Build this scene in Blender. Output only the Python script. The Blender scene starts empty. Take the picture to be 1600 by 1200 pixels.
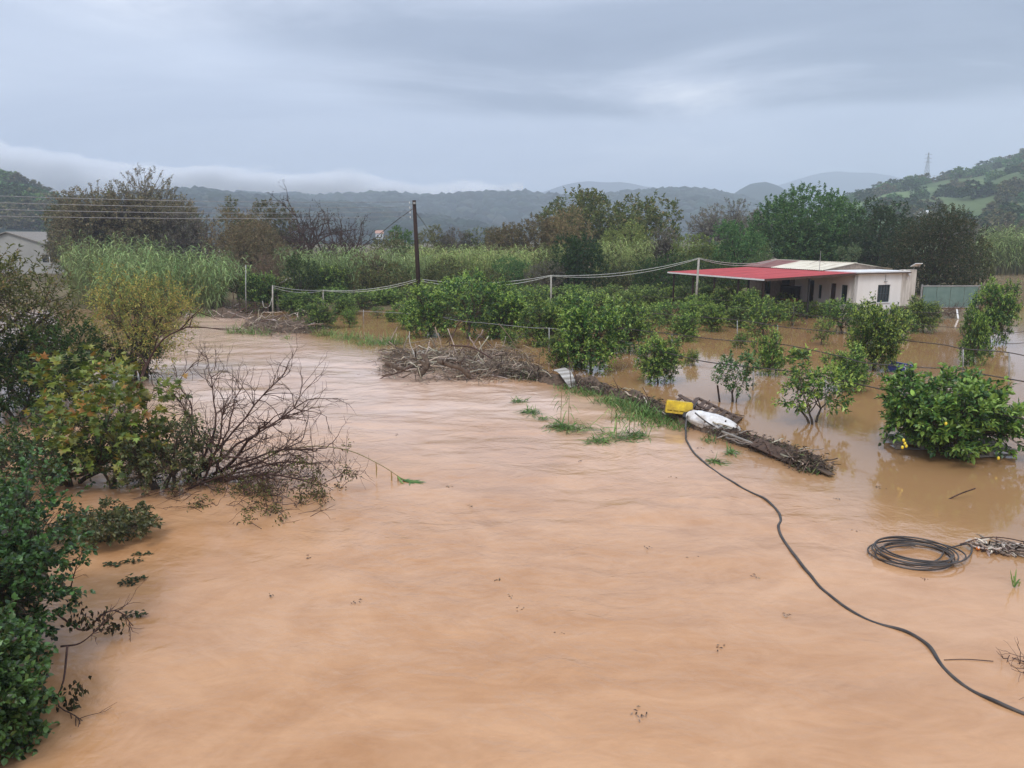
import bpy, math, random
import numpy as np
from mathutils import Vector, Matrix

R = math.radians
sc = bpy.context.scene
col = sc.collection
random.seed(7)

# ------------------------------------------------------------------ camera
F, HC, YH = 1202.0, 5.0, 368.0
PITCH = math.atan((600 - YH) / F)
CP, SP = math.cos(PITCH), math.sin(PITCH)
cam_d = bpy.data.cameras.new('camera')
cam = bpy.data.objects.new('camera', cam_d)
col.objects.link(cam)
cam.location = (0, 0, HC)
cam.rotation_euler = (math.pi / 2 - PITCH, 0, 0)
cam_d.sensor_width = 36.0
cam_d.lens = 36.0 * F / 1600.0
cam_d.clip_start = 0.1
cam_d.clip_end = 30000
sc.camera = cam

# ------------------------------------------------------------------ world and sun
SUN_EL, SUN_AZ = R(52), R(205)          # high, behind the camera and a little left
w = bpy.data.worlds.new('World')
sc.world = w
w.use_nodes = True
wn, wl = w.node_tree.nodes, w.node_tree.links
wn.clear()
wout = wn.new('ShaderNodeOutputWorld')
bg = wn.new('ShaderNodeBackground')
sky = wn.new('ShaderNodeTexSky')
sky.sky_type = 'NISHITA'
sky.sun_disc = False
sky.sun_elevation = SUN_EL
sky.sun_rotation = SUN_AZ
tc = wn.new('ShaderNodeTexCoord')
sx = wn.new('ShaderNodeSeparateXYZ'); wl.new(tc.outputs['Generated'], sx.inputs[0])
def wmath(op, a, b=None, clamp=False):
    n = wn.new('ShaderNodeMath'); n.operation = op; n.use_clamp = clamp
    for i, v in enumerate((a, b)):
        if v is None: continue
        if isinstance(v, (int, float)): n.inputs[i].default_value = v
        else: wl.new(v, n.inputs[i])
    return n.outputs[0]
zc = wmath('ADD', wmath('MAXIMUM', sx.outputs[2], 0.0), 0.20)
cx_ = wmath('DIVIDE', sx.outputs[0], zc)
cy_ = wmath('DIVIDE', sx.outputs[1], zc)
cxyz = wn.new('ShaderNodeCombineXYZ')
wl.new(cx_, cxyz.inputs[0]); wl.new(cy_, cxyz.inputs[1])
def wnoise(scale, detail, rough, off, dist=0.0):
    mp = wn.new('ShaderNodeMapping'); mp.inputs['Location'].default_value = off
    mp.inputs['Scale'].default_value = (0.55, 1.0, 1.0)
    wl.new(cxyz.outputs[0], mp.inputs['Vector'])
    n = wn.new('ShaderNodeTexNoise')
    n.inputs['Scale'].default_value = scale; n.inputs['Detail'].default_value = detail
    n.inputs['Roughness'].default_value = rough; n.inputs['Distortion'].default_value = dist
    wl.new(mp.outputs[0], n.inputs['Vector'])
    return n.outputs['Fac']
n1 = wnoise(1.05, 6.0, 0.55, (3.1, 0.55, 0.0), 0.6)
n2 = wnoise(0.58, 3.0, 0.50, (7.7, 2.35, 0.0), 0.3)
def wramp(fac, stops):
    r = wn.new('ShaderNodeValToRGB'); e_ = r.color_ramp.elements
    e_[0].position, e_[0].color = stops[0][0], (*stops[0][1], 1)
    e_[1].position, e_[1].color = stops[-1][0], (*stops[-1][1], 1)
    for p_, c_ in stops[1:-1]: e_.new(p_).color = (*c_, 1)
    wl.new(fac, r.inputs[0]); return r.outputs[0]
pale = wramp(n1, [(.30, (.39, .445, .56)), (.52, (.50, .555, .665)), (.72, (.66, .70, .78))])
deck = wramp(n1, [(.34, (.15, .185, .26)), (.46, (.22, .26, .34)), (.57, (.42, .46, .55)), (.74, (.98, .98, .98))])
edge = wmath('ADD', sx.outputs[2], wmath('MULTIPLY', wmath('SUBTRACT', n2, 0.5), 0.42))
msk = wn.new('ShaderNodeMapRange'); msk.interpolation_type = 'SMOOTHERSTEP'
msk.inputs['From Min'].default_value = .135; msk.inputs['From Max'].default_value = .225
wl.new(edge, msk.inputs[0])
cloud = wn.new('ShaderNodeMix'); cloud.data_type = 'RGBA'
wl.new(msk.outputs[0], cloud.inputs['Factor']); wl.new(pale, cloud.inputs['A']); wl.new(deck, cloud.inputs['B'])
skys = wn.new('ShaderNodeMix'); skys.data_type = 'RGBA'; skys.blend_type = 'MIX'
skymul = wn.new('ShaderNodeVectorMath'); skymul.operation = 'SCALE'
wl.new(sky.outputs[0], skymul.inputs[0]); skymul.inputs['Scale'].default_value = 0.10
skys.inputs['Factor'].default_value = 0.93
wl.new(skymul.outputs[0], skys.inputs['A'])
wl.new(cloud.outputs['Result'], skys.inputs['B'])
zen = wmath('MULTIPLY_ADD', wmath('MAXIMUM', sx.outputs[2], 0.0), 2.1); zen.node.inputs[2].default_value = 0.94
ovc = wn.new('ShaderNodeVectorMath'); ovc.operation = 'SCALE'      # overcast law: the zenith is the brightest part
wl.new(skys.outputs['Result'], ovc.inputs[0]); wl.new(zen, ovc.inputs['Scale'])
wl.new(ovc.outputs[0], bg.inputs['Color'])
bg.inputs['Strength'].default_value = 1.0
wl.new(bg.outputs[0], wout.inputs['Surface'])

sun_d = bpy.data.lights.new('sun', 'SUN')
sun_d.energy = 1.5
sun_d.angle = R(18)
sun_d.color = (1.0, 0.95, 0.88)
sun = bpy.data.objects.new('sun', sun_d)
col.objects.link(sun)
sd = Vector((math.sin(SUN_AZ) * math.cos(SUN_EL), math.cos(SUN_AZ) * math.cos(SUN_EL), math.sin(SUN_EL)))
sun.rotation_euler = sd.to_track_quat('Z', 'Y').to_euler()

vs = sc.view_settings
vs.view_transform = 'Standard'; vs.look = 'None'; vs.gamma = 1.0; vs.use_curve_mapping = False
vs.exposure = 0.22
sc.cycles.use_denoising = True
sc.cycles.max_bounces = 9
sc.cycles.diffuse_bounces = 3
sc.cycles.glossy_bounces = 2
sc.cycles.transmission_bounces = 4
sc.cycles.transparent_max_bounces = 6
sc.cycles.volume_bounces = 6
sc.cycles.caustics_reflective = False
sc.cycles.caustics_refractive = False

# ------------------------------------------------------------------ geometry helpers
def ray(px, py):
    u, v = (px - 800) / F, (600 - py) / F
    return np.array([u, CP + v * SP, -SP + v * CP])
def G(px, py, z=0.0):
    """the world point at height z seen along that line of sight"""
    d = ray(px, py); t = (z - HC) / d[2]
    return np.array([d[0] * t, d[1] * t, z])
def D(px, py, y):
    d = ray(px, py); t = y / d[1]
    return np.array([d[0] * t, y, HC + d[2] * t])
def PX(p):
    dy, dz = p[1], p[2] - HC
    dep = dy * CP - dz * SP
    return 800 + F * p[0] / dep, 600 - F * (dy * SP + dz * CP) / dep

def nrm(a):
    return a / np.maximum(np.linalg.norm(a, axis=-1, keepdims=True), 1e-9)

def smooth01(t):
    t = np.clip(t, 0, 1); return t * t * (3 - 2 * t)

_perm = np.random.RandomState(3).rand(256, 256)
def vnoise(x, y):
    x = np.asarray(x, float); y = np.asarray(y, float)
    xi, yi = np.floor(x).astype(int), np.floor(y).astype(int)
    fx, fy = smooth01(x - xi), smooth01(y - yi)
    a = _perm[xi % 256, yi % 256]; b = _perm[(xi + 1) % 256, yi % 256]
    c = _perm[xi % 256, (yi + 1) % 256]; d = _perm[(xi + 1) % 256, (yi + 1) % 256]
    return (a * (1 - fx) + b * fx) * (1 - fy) + (c * (1 - fx) + d * fx) * fy
def fbm(x, y, o=4):
    s, a, t = 0, 1.0, 0
    for k in range(o):
        s = s + a * vnoise(x * 2 ** k + 17.3 * k, y * 2 ** k + 5.1 * k); t += a; a *= 0.5
    return s / t

class MB:
    def __init__(s):
        s.v, s.f, s.c, s.n = [], [], [], 0
    def add(s, v, f, c=(1, 1, 1)):
        v = np.asarray(v, float).reshape(-1, 3); f = np.asarray(f, int)
        c = np.asarray(c, float)
        if c.ndim == 1: c = np.tile(c, (len(v), 1))
        s.v.append(v); s.c.append(c); s.f.append(f + s.n); s.n += len(v)
    def mesh(s, name, smooth=False):
        v = np.concatenate(s.v); c = np.concatenate(s.c)
        loops = np.concatenate([f.ravel() for f in s.f])
        tot = np.concatenate([np.full(len(f), f.shape[1]) for f in s.f])
        st = np.concatenate([[0], np.cumsum(tot)[:-1]])
        me = bpy.data.meshes.new(name)
        me.vertices.add(len(v)); me.vertices.foreach_set('co', v.astype(np.float32).ravel())
        me.loops.add(len(loops)); me.loops.foreach_set('vertex_index', loops.astype(np.int32))
        me.polygons.add(len(tot))
        me.polygons.foreach_set('loop_start', st.astype(np.int32))
        me.polygons.foreach_set('loop_total', tot.astype(np.int32))
        me.polygons.foreach_set('use_smooth', np.full(len(tot), bool(smooth)))
        at = me.color_attributes.new('Col', 'FLOAT_COLOR', 'POINT')
        at.data.foreach_set('color', np.concatenate([c, np.ones((len(c), 1))], 1).astype(np.float32).ravel())
        me.update(calc_edges=True)
        return me
    def build(s, name, mat, parent=None, smooth=False, world=False):
        if world and parent is not None:
            off = np.array(parent.location)
            s.v = [a - off for a in s.v]
        return mobj(name, s.mesh(name, smooth), mat, parent)

def mobj(name, me, mat, parent=None):
    if mat is not None and len(me.materials) == 0: me.materials.append(mat)
    o = bpy.data.objects.new(name, me)
    col.objects.link(o)
    if parent is not None: o.parent = parent
    return o

def tag(o, label=None, cat=None, group=None, kind=None):
    if label: o['label'] = label
    if cat: o['category'] = cat
    if group: o['group'] = group
    if kind: o['kind'] = kind
    return o
def thing(name, label, cat, loc=(0, 0, 0), rz=0.0, group=None):
    o = bpy.data.objects.new(name, None)
    o.empty_display_size = 0.2
    col.objects.link(o)
    o.location = [float(a) for a in loc]; o.rotation_euler = (0, 0, rz)
    return tag(o, label, cat, group)
def dup(root, loc, rz=0.0, scale=(1, 1, 1), label=None, group=None):
    r = root.copy(); col.objects.link(r)
    r.location = [float(a) for a in loc]; r.rotation_euler = (0, 0, rz); r.scale = scale
    if label: r['label'] = label
    if group: r['group'] = group
    for ch in list(root.children):
        c = ch.copy(); col.objects.link(c); c.parent = r
        for g in list(ch.children):
            d = g.copy(); col.objects.link(d); d.parent = c
    return r

BOXF = np.array([[0, 3, 2, 1], [4, 5, 6, 7], [0, 1, 5, 4], [1, 2, 6, 5], [2, 3, 7, 6], [3, 0, 4, 7]])
BOXV = np.array([[-1, -1, -1], [1, -1, -1], [1, 1, -1], [-1, 1, -1], [-1, -1, 1], [1, -1, 1], [1, 1, 1], [-1, 1, 1]]) * 0.5
def box(mb, lo, hi, c=(1, 1, 1)):
    lo, hi = np.array(lo, float), np.array(hi, float)
    mb.add((lo + hi) / 2 + BOXV * (hi - lo), BOXF, c)
def rbox(mb, ctr, size, rot=(0, 0, 0), c=(1, 1, 1), jit=0.0, rng=None):
    from mathutils import Euler
    m = np.array(Euler(rot).to_matrix())
    v = BOXV * np.array(size)
    if jit: v = v + (rng or np.random).normal(0, jit, v.shape)
    mb.add(v @ m.T + np.array(ctr), BOXF, c)
def plank(mb, a, b, wd, th, up=(0, 0, 1), c=(1, 1, 1)):
    a, b = np.array(a, float), np.array(b, float)
    t = nrm(b - a); s_ = nrm(np.cross(t, np.array(up, float))); u = np.cross(s_, t)
    q = []
    for p in (a, b):
        for (i, j) in ((-1, -1), (1, -1), (1, 1), (-1, 1)):
            q.append(p + s_ * i * wd / 2 + u * j * th / 2)
    mb.add(np.array(q), np.array([[0, 1, 2, 3], [7, 6, 5, 4], [0, 4, 5, 1], [1, 5, 6, 2], [2, 6, 7, 3], [3, 7, 4, 0]]), c)

def tubes(mb, P, Rr, sides=5, c=(1, 1, 1), caps=False):
    P = np.asarray(P, float); Rr = np.asarray(Rr, float)
    if P.ndim == 2: P = P[None]; Rr = Rr[None]
    N, S, _ = P.shape
    if Rr.ndim == 1: Rr = np.tile(Rr, (N, 1))
    if Rr.shape[1] == 1: Rr = np.repeat(Rr, S, 1)
    T = nrm(np.gradient(P, axis=1))
    m = nrm(P[:, -1] - P[:, 0] + 1e-6)
    ref = np.where(np.abs(m[:, 2:3]) > 0.85, np.array([[1.0, 0.13, 0]]), np.array([[0.05, 0.02, 1.0]]))
    n1 = nrm(np.cross(T, ref[:, None, :])); n2 = np.cross(T, n1)
    a = np.arange(sides) * 2 * np.pi / sides
    V = P[:, :, None, :] + Rr[:, :, None, None] * (np.cos(a)[None, None, :, None] * n1[:, :, None, :] + np.sin(a)[None, None, :, None] * n2[:, :, None, :])
    idx = np.arange(N * S * sides).reshape(N, S, sides)
    i0 = idx[:, :-1]; i1 = idx[:, 1:]
    f = np.stack([i0, np.roll(i0, -1, 2), np.roll(i1, -1, 2), i1], -1).reshape(-1, 4)
    c = np.asarray(c, float)
    if c.ndim == 2 and len(c) == N: c = np.repeat(c, S * sides, 0)
    base = mb.n
    mb.add(V.reshape(-1, 3), f, c)
    if caps:
        mb.f.append(np.concatenate([idx[:, 0][:, ::-1], idx[:, -1]]).reshape(-1, sides) + base)

def curve(pts, n=40):
    """Catmull-Rom through the points"""
    p = np.asarray(pts, float)
    p = np.concatenate([[2 * p[0] - p[1]], p, [2 * p[-1] - p[-2]]])
    out = []
    seg = len(p) - 3
    ts = np.linspace(0, seg - 1e-6, n)
    for t in ts:
        i = int(t); f = t - i
        a, b, c_, d = p[i], p[i + 1], p[i + 2], p[i + 3]
        out.append(0.5 * (2 * b + (c_ - a) * f + (2 * a - 5 * b + 4 * c_ - d) * f * f + (3 * b - a - 3 * c_ + d) * f ** 3))
    return np.array(out)

LEAF = {
    'diamond': (np.array([[0, 0, 0], [.45, .5, .13], [1, 0, -.10], [.45, -.5, .13]]), np.array([[0, 2, 1], [0, 3, 2]])),
    'oval': (np.array([[0, 0, 0], [.28, .42, .10], [.65, .42, .08], [1, 0, -.12], [.65, -.42, .08], [.28, -.42, .10], [.5, 0, -.02]]),
             np.array([[0, 6, 1], [1, 6, 2], [2, 6, 3], [3, 6, 4], [4, 6, 5], [5, 6, 0]])),
    'palm': (np.array([[.05, 0, 0], [.18, .62, .05], [.38, .28, .06], [.68, .58, .02], [.62, .2, .05], [1.05, 0, -.12], [.62, -.2, .05], [.68, -.58, .02], [.38, -.28, .06], [.18, -.62, .05]]),
             np.array([[0, 2, 1], [0, 4, 2], [2, 4, 3], [0, 6, 4], [4, 6, 5], [0, 8, 6], [6, 8, 7], [0, 9, 8]])),
}
def leaves(mb, pos, ax, up, L, Wd, c, kind='diamond'):
    tv, tf = LEAF[kind]
    N = len(pos)
    ax = nrm(ax); s_ = nrm(np.cross(ax, up)); u = np.cross(s_, ax)
    L = np.broadcast_to(L, (N,)); Wd = np.broadcast_to(Wd, (N,))
    V = pos[:, None, :] + tv[None, :, 0:1] * L[:, None, None] * ax[:, None, :] + tv[None, :, 1:2] * Wd[:, None, None] * s_[:, None, :] + tv[None, :, 2:3] * L[:, None, None] * u[:, None, :]
    f = (np.arange(N) * len(tv))[:, None, None] + tf[None]
    mb.add(V.reshape(-1, 3), f.reshape(-1, tf.shape[1]), np.repeat(c, len(tv), 0))

def ribbons(mb, P, Wd, side, c):
    """tapering leaf blades: P (N,S,3), width per station"""
    N, S, _ = P.shape
    Wd = np.asarray(Wd)
    if Wd.ndim == 1: Wd = np.tile(Wd, (N, 1))
    V = np.stack([P - side[:, None, :] * Wd[:, :, None] / 2, P + side[:, None, :] * Wd[:, :, None] / 2], 2)
    idx = np.arange(N * S * 2).reshape(N, S, 2)
    f = np.stack([idx[:, :-1, 0], idx[:, :-1, 1], idx[:, 1:, 1], idx[:, 1:, 0]], -1).reshape(-1, 4)
    mb.add(V.reshape(-1, 3), f, np.repeat(c, S * 2, 0))

# ------------------------------------------------------------------ materials
def mat_new(name):
    m = bpy.data.materials.new(name); m.use_nodes = True
    return m, m.node_tree.nodes, m.node_tree.links, m.node_tree.nodes['Principled BSDF']
def ramp2(n, l, fac, a, b, p0=0.3, p1=0.7):
    r = n.new('ShaderNodeValToRGB')
    r.color_ramp.elements[0].position = p0; r.color_ramp.elements[0].color = (*a, 1)
    r.color_ramp.elements[1].position = p1; r.color_ramp.elements[1].color = (*b, 1)
    l.new(fac, r.inputs[0]); return r.outputs[0]
def noise_n(n, l, scale, detail=4, rough=.55, coord='Object', stretch=None, dist=0.0):
    t = n.new('ShaderNodeTexCoord'); q = n.new('ShaderNodeTexNoise')
    q.inputs['Scale'].default_value = scale; q.inputs['Detail'].default_value = detail
    q.inputs['Roughness'].default_value = rough; q.inputs['Distortion'].default_value = dist
    if stretch:
        mp = n.new('ShaderNodeMapping'); mp.inputs['Scale'].default_value = stretch
        l.new(t.outputs[coord], mp.inputs[0]); l.new(mp.outputs[0], q.inputs['Vector'])
    else: l.new(t.outputs[coord], q.inputs['Vector'])
    return q.outputs['Fac']
def mat_rough(name, a, b, scale=6, rough=.85, bump=.3, stretch=None, spec=.3, metal=0.0, bscale=None):
    m, n, l, p = mat_new(name)
    f = noise_n(n, l, scale, 6, .65, stretch=stretch)
    l.new(ramp2(n, l, f, a, b), p.inputs['Base Color'])
    p.inputs['Roughness'].default_value = rough
    p.inputs['Specular IOR Level'].default_value = spec
    p.inputs['Metallic'].default_value = metal
    if bump:
        bn = n.new('ShaderNodeBump'); bn.inputs['Strength'].default_value = bump; bn.inputs['Distance'].default_value = .02
        f2 = noise_n(n, l, bscale or scale * 4, 5, .6, stretch=stretch)
        l.new(f2, bn.inputs['Height']); l.new(bn.outputs[0], p.inputs['Normal'])
    return m
def mat_leaf(name, gloss=.5, trans=.3, hue=0.03, val=.25, spec=.35):
    m, n, l, p = mat_new(name)
    at = n.new('ShaderNodeAttribute'); at.attribute_name = 'Col'
    oi = n.new('ShaderNodeObjectInfo')
    hs = n.new('ShaderNodeHueSaturation')
    mr = n.new('ShaderNodeMapRange'); mr.inputs['To Min'].default_value = .5 - hue; mr.inputs['To Max'].default_value = .5 + hue
    mv = n.new('ShaderNodeMapRange'); mv.inputs['To Min'].default_value = 1 - val; mv.inputs['To Max'].default_value = 1 + val
    l.new(oi.outputs['Random'], mr.inputs[0]); l.new(mr.outputs[0], hs.inputs['Hue'])
    wn_ = n.new('ShaderNodeMath'); wn_.operation = 'FRACT'
    mm = n.new('ShaderNodeMath'); mm.operation = 'MULTIPLY'; mm.inputs[1].default_value = 7.31
    l.new(oi.outputs['Random'], mm.inputs[0]); l.new(mm.outputs[0], wn_.inputs[0])
    l.new(wn_.outputs[0], mv.inputs[0]); l.new(mv.outputs[0], hs.inputs['Value'])
    l.new(at.outputs['Color'], hs.inputs['Color'])
    l.new(hs.outputs[0], p.inputs['Base Color'])
    p.inputs['Roughness'].default_value = gloss
    p.inputs['Specular IOR Level'].default_value = spec
    tr = n.new('ShaderNodeBsdfTranslucent'); l.new(hs.outputs[0], tr.inputs['Color'])
    mx = n.new('ShaderNodeMixShader'); mx.inputs[0].default_value = trans
    l.new(p.outputs[0], mx.inputs[1]); l.new(tr.outputs[0], mx.inputs[2])
    l.new(mx.outputs[0], n['Material Output'].inputs['Surface'])
    return m
def mat_col(name, rough=.85, nscale=20, namp=.25, spec=.3, bump=.25):
    """vertex colour times a little procedural mottling"""
    m, n, l, p = mat_new(name)
    at = n.new('ShaderNodeAttribute'); at.attribute_name = 'Col'
    f = noise_n(n, l, nscale, 5, .65)
    g = ramp2(n, l, f, (1 - namp,) * 3, (1 + namp,) * 3)
    mx = n.new('ShaderNodeMix'); mx.data_type = 'RGBA'; mx.blend_type = 'MULTIPLY'; mx.inputs['Factor'].default_value = 1
    l.new(at.outputs['Color'], mx.inputs['A']); l.new(g, mx.inputs['B'])
    l.new(mx.outputs['Result'], p.inputs['Base Color'])
    p.inputs['Roughness'].default_value = rough; p.inputs['Specular IOR Level'].default_value = spec
    if bump:
        bn = n.new('ShaderNodeBump'); bn.inputs['Strength'].default_value = bump; bn.inputs['Distance'].default_value = .01
        l.new(noise_n(n, l, nscale * 3, 4, .6), bn.inputs['Height']); l.new(bn.outputs[0], p.inputs['Normal'])
    return m

M = {}
M['leaf'] = mat_leaf('glossy_leaf', .38, .26, .012, .2, .5)
M['farleaf'] = mat_leaf('dull_leaf', .7, .25, .02, .18, .2)
M['reed'] = mat_leaf('reed_leaf', .55, .3, .008, .06, .3)
M['dry'] = mat_col('dry_plant', .9)
M['bark'] = mat_rough('bark', (.045, .035, .027), (.13, .105, .08), 14, .95, .6, stretch=(1, 1, .25), spec=.1)
M['twig'] = mat_rough('dead_twig', (.042, .025, .020), (.115, .066, .052), 9, .9, .3, spec=.15)
M['drift'] = mat_col('driftwood', .9, 18, .35, .15)
M['mudwood'] = mat_rough('mud_caked_wood', (.05, .034, .024), (.16, .11, .075), 7, .85, .6, spec=.25)
M['oldwood'] = mat_rough('wet_plank', (.045, .028, .02), (.13, .08, .055), 10, .7, .4, stretch=(.3, 2, 2), spec=.3)
M['greywood'] = mat_rough('grey_plank', (.16, .14, .12), (.34, .31, .27), 10, .8, .4, stretch=(.3, 2, 2), spec=.2)
M['pole'] = mat_rough('creosoted_pole', (.018, .011, .009), (.055, .032, .024), 8, .85, .5, stretch=(3, 3, .3), spec=.2)
M['metal'] = mat_rough('galvanised', (.22, .22, .21), (.42, .42, .40), 9, .6, .2, spec=.4, metal=.3)
M['stake'] = mat_rough('weathered_stake', (.26, .24, .20), (.46, .43, .37), 9, .8, .3)
M['wire'] = mat_rough('grey_wire', (.22, .22, .22), (.34, .34, .34), 4, .6, 0)
M['palewire'] = mat_rough('pale_cable', (.42, .42, .38), (.60, .60, .54), 4, .7, 0)
M['hose'] = mat_rough('black_pipe', (.014, .014, .016), (.085, .066, .052), 3.5, .42, .1, spec=.5)
M['plaster'] = mat_rough('stained_plaster', (.74, .71, .655), (.85, .83, .79), .5, .9, .2, stretch=(2.2, 2.2, .45), spec=.15)
M['plasterdirt'] = mat_rough('streaked_plaster', (.34, .29, .23), (.78, .74, .67), 1.8, .9, .3, stretch=(3.2, 3.2, .35), spec=.15)
M['block'] = mat_rough('bare_block', (.20, .16, .13), (.36, .29, .23), 5, .95, .3, spec=.1)
M['red'] = mat_rough('red_sheet', (.26, .022, .024), (.56, .065, .062), 1.5, .55, .1, stretch=(.35, 3, 1), spec=.4)
M['oldred'] = mat_rough('faded_red_sheet', (.13, .045, .04), (.30, .16, .14), 1.6, .7, .1, stretch=(.4, 3, 1))
M['cream'] = mat_rough('cream_sheet', (.50, .44, .33), (.78, .74, .62), 1.1, .7, .1, stretch=(.5, 2.5, 1))
M['white'] = mat_rough('white_paint', (.62, .62, .60), (.80, .80, .78), 3, .6, .05)
M['sack'] = mat_rough('woven_sack', (.40, .34, .28), (.84, .84, .83), 3.2, .6, .5, spec=.35, bscale=30)
M['yellow'] = mat_rough('yellow_plastic', (.36, .22, .03), (.86, .62, .03), 4, .42, .1, spec=.45)
M['blue'] = mat_rough('blue_plastic', (.02, .035, .16), (.04, .07, .30), 5, .42, .1, spec=.45)
M['blackcloth'] = mat_rough('black_bag', (.012, .014, .022), (.04, .042, .055), 7, .45, .5, spec=.5)
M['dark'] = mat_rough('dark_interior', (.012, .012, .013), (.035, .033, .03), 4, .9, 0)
M['steelgreen'] = mat_rough('dark_green_steel', (.016, .035, .04), (.03, .06, .065), 6, .5, .05, spec=.4)
M['gategreen'] = mat_rough('grey_green_gate', (.10, .17, .15), (.16, .24, .21), 2, .55, .1, spec=.4)
M['brownpaint'] = mat_rough('brown_door', (.05, .028, .02), (.10, .055, .04), 5, .6, .1)
M['rust'] = mat_rough('red_brown_tub', (.22, .05, .03), (.36, .10, .06), 4, .6, .1)
M['tile'] = mat_rough('far_roof_tile', (.36, .17, .11), (.55, .30, .20), 1, .9, .1)
M['barnwall'] = mat_rough('grey_barn_wall', (.30, .29, .27), (.42, .41, .38), .6, .9, .05)
M['farwall'] = mat_rough('far_white_wall', (.62, .60, .56), (.82, .80, .76), .6, .9, .05)
M['lemon'] = mat_rough('lemon_skin', (.72, .52, .04), (.85, .68, .08), 20, .5, .15)
def mat_glass():
    m, n, l, p = mat_new('window_glass')
    p.inputs['Base Color'].default_value = (.02, .028, .032, 1); p.inputs['Roughness'].default_value = .08
    p.inputs['Specular IOR Level'].default_value = .6
    return m
M['glass'] = mat_glass()

WCOL = ((.415, .205, .084), (.545, .302, .150), (.345, .195, .088))
def mat_water():
    m, n, l, p = mat_new('flood_water')
    at = n.new('ShaderNodeAttribute'); at.attribute_name = 'flow'
    flow = at.outputs['Fac']
    f1 = noise_n(n, l, .32, 8, .60, stretch=(.8, 1.0, 1), dist=2.0)
    f2 = noise_n(n, l, 1.5, 6, .6, stretch=(.6, 1.2, 1), dist=3.0)
    mm = n.new('ShaderNodeMath'); mm.operation = 'MULTIPLY_ADD'; mm.inputs[1].default_value = .4
    l.new(f2, mm.inputs[0]); l.new(f1, mm.inputs[2])
    cr_ = ramp2(n, l, mm.outputs[0], WCOL[0], WCOL[1], .52, .86)
    calm = n.new('ShaderNodeRGB'); calm.outputs[0].default_value = (*WCOL[2], 1)
    mx = n.new('ShaderNodeMix'); mx.data_type = 'RGBA'
    l.new(flow, mx.inputs['Factor']); l.new(calm.outputs[0], mx.inputs['A']); l.new(cr_, mx.inputs['B'])
    sheen_at = n.new('ShaderNodeAttribute'); sheen_at.attribute_name = 'sky_sheen'
    mf = n.new('ShaderNodeMix'); mf.data_type = 'RGBA'; mf.inputs['B'].default_value = (.72, .545, .44, 1)  # pale tint painted in for the bright sky reflection on the far river
    l.new(sheen_at.outputs['Fac'], mf.inputs['Factor']); l.new(mx.outputs['Result'], mf.inputs['A'])
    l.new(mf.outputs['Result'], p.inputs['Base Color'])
    p.inputs['IOR'].default_value = 1.48
    rr = n.new('ShaderNodeMapRange'); rr.inputs['To Min'].default_value = .035; rr.inputs['To Max'].default_value = .09
    l.new(flow, rr.inputs[0]); l.new(rr.outputs[0], p.inputs['Roughness'])
    # ripples: strong in the current and faint in the calm orchard, in patches
    w1 = noise_n(n, l, 1.3, 3, .5, stretch=(.9, 1.1, 1), dist=1.2)
    w2 = noise_n(n, l, 4.2, 4, .55, stretch=(.9, 1.1, 1), dist=1.0)
    w3 = noise_n(n, l, 15., 3, .5, stretch=(.9, 1.1, 1), dist=.5)
    a = n.new('ShaderNodeMath'); a.operation = 'MULTIPLY_ADD'; a.inputs[1].default_value = .33
    l.new(w2, a.inputs[0]); l.new(w1, a.inputs[2])
    a2 = n.new('ShaderNodeMath'); a2.operation = 'MULTIPLY_ADD'; a2.inputs[1].default_value = .085
    l.new(w3, a2.inputs[0]); l.new(a.outputs[0], a2.inputs[2])
    pt = noise_n(n, l, .16, 3, .5, dist=.5)
    ptr = n.new('ShaderNodeMapRange'); ptr.inputs['From Min'].default_value = .35; ptr.inputs['From Max'].default_value = .65; ptr.inputs['To Min'].default_value = .22; ptr.inputs['To Max'].default_value = 1.0
    l.new(pt, ptr.inputs[0])
    bs = n.new('ShaderNodeMapRange'); bs.inputs['To Min'].default_value = .04; bs.inputs['To Max'].default_value = .55
    l.new(flow, bs.inputs[0])
    bm = n.new('ShaderNodeMath'); bm.operation = 'MULTIPLY'; l.new(bs.outputs[0], bm.inputs[0]); l.new(ptr.outputs[0], bm.inputs[1])
    b = n.new('ShaderNodeBump'); b.inputs['Distance'].default_value = .10
    l.new(bm.outputs[0], b.inputs['Strength']); l.new(a2.outputs[0], b.inputs['Height'])
    l.new(b.outputs[0], p.inputs['Normal'])
    return m
M['water'] = mat_water()
M['ground'] = mat_rough('muddy_ground', (.085, .075, .040), (.20, .155, .085), .35, .95, .4, spec=.1)
def mat_forest(name, a, b, s1, c=None):
    m, n, l, p = mat_new(name)
    f = noise_n(n, l, s1, 8, .7)
    colr = ramp2(n, l, f, a, b, .38, .62)
    if c:
        f2 = noise_n(n, l, s1 * .35, 4, .5)
        k = ramp2(n, l, f2, (0, 0, 0), (1, 1, 1), .5, .56)
        mx = n.new('ShaderNodeMix'); mx.data_type = 'RGBA'
        l.new(k, mx.inputs['Factor']); l.new(colr, mx.inputs['A']); mx.inputs['B'].default_value = (*c, 1)
        colr = mx.outputs['Result']
    l.new(colr, p.inputs['Base Color']); p.inputs['Roughness'].default_value = 1; p.inputs['Specular IOR Level'].default_value = .05
    return m
M['hillfar'] = mat_forest('wooded_slope', (.014, .026, .026), (.042, .060, .050), .02)
M['hillright'] = mat_forest('hillside_meadow', (.060, .095, .040), (.12, .16, .07), .03, (.145, .20, .085))

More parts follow.
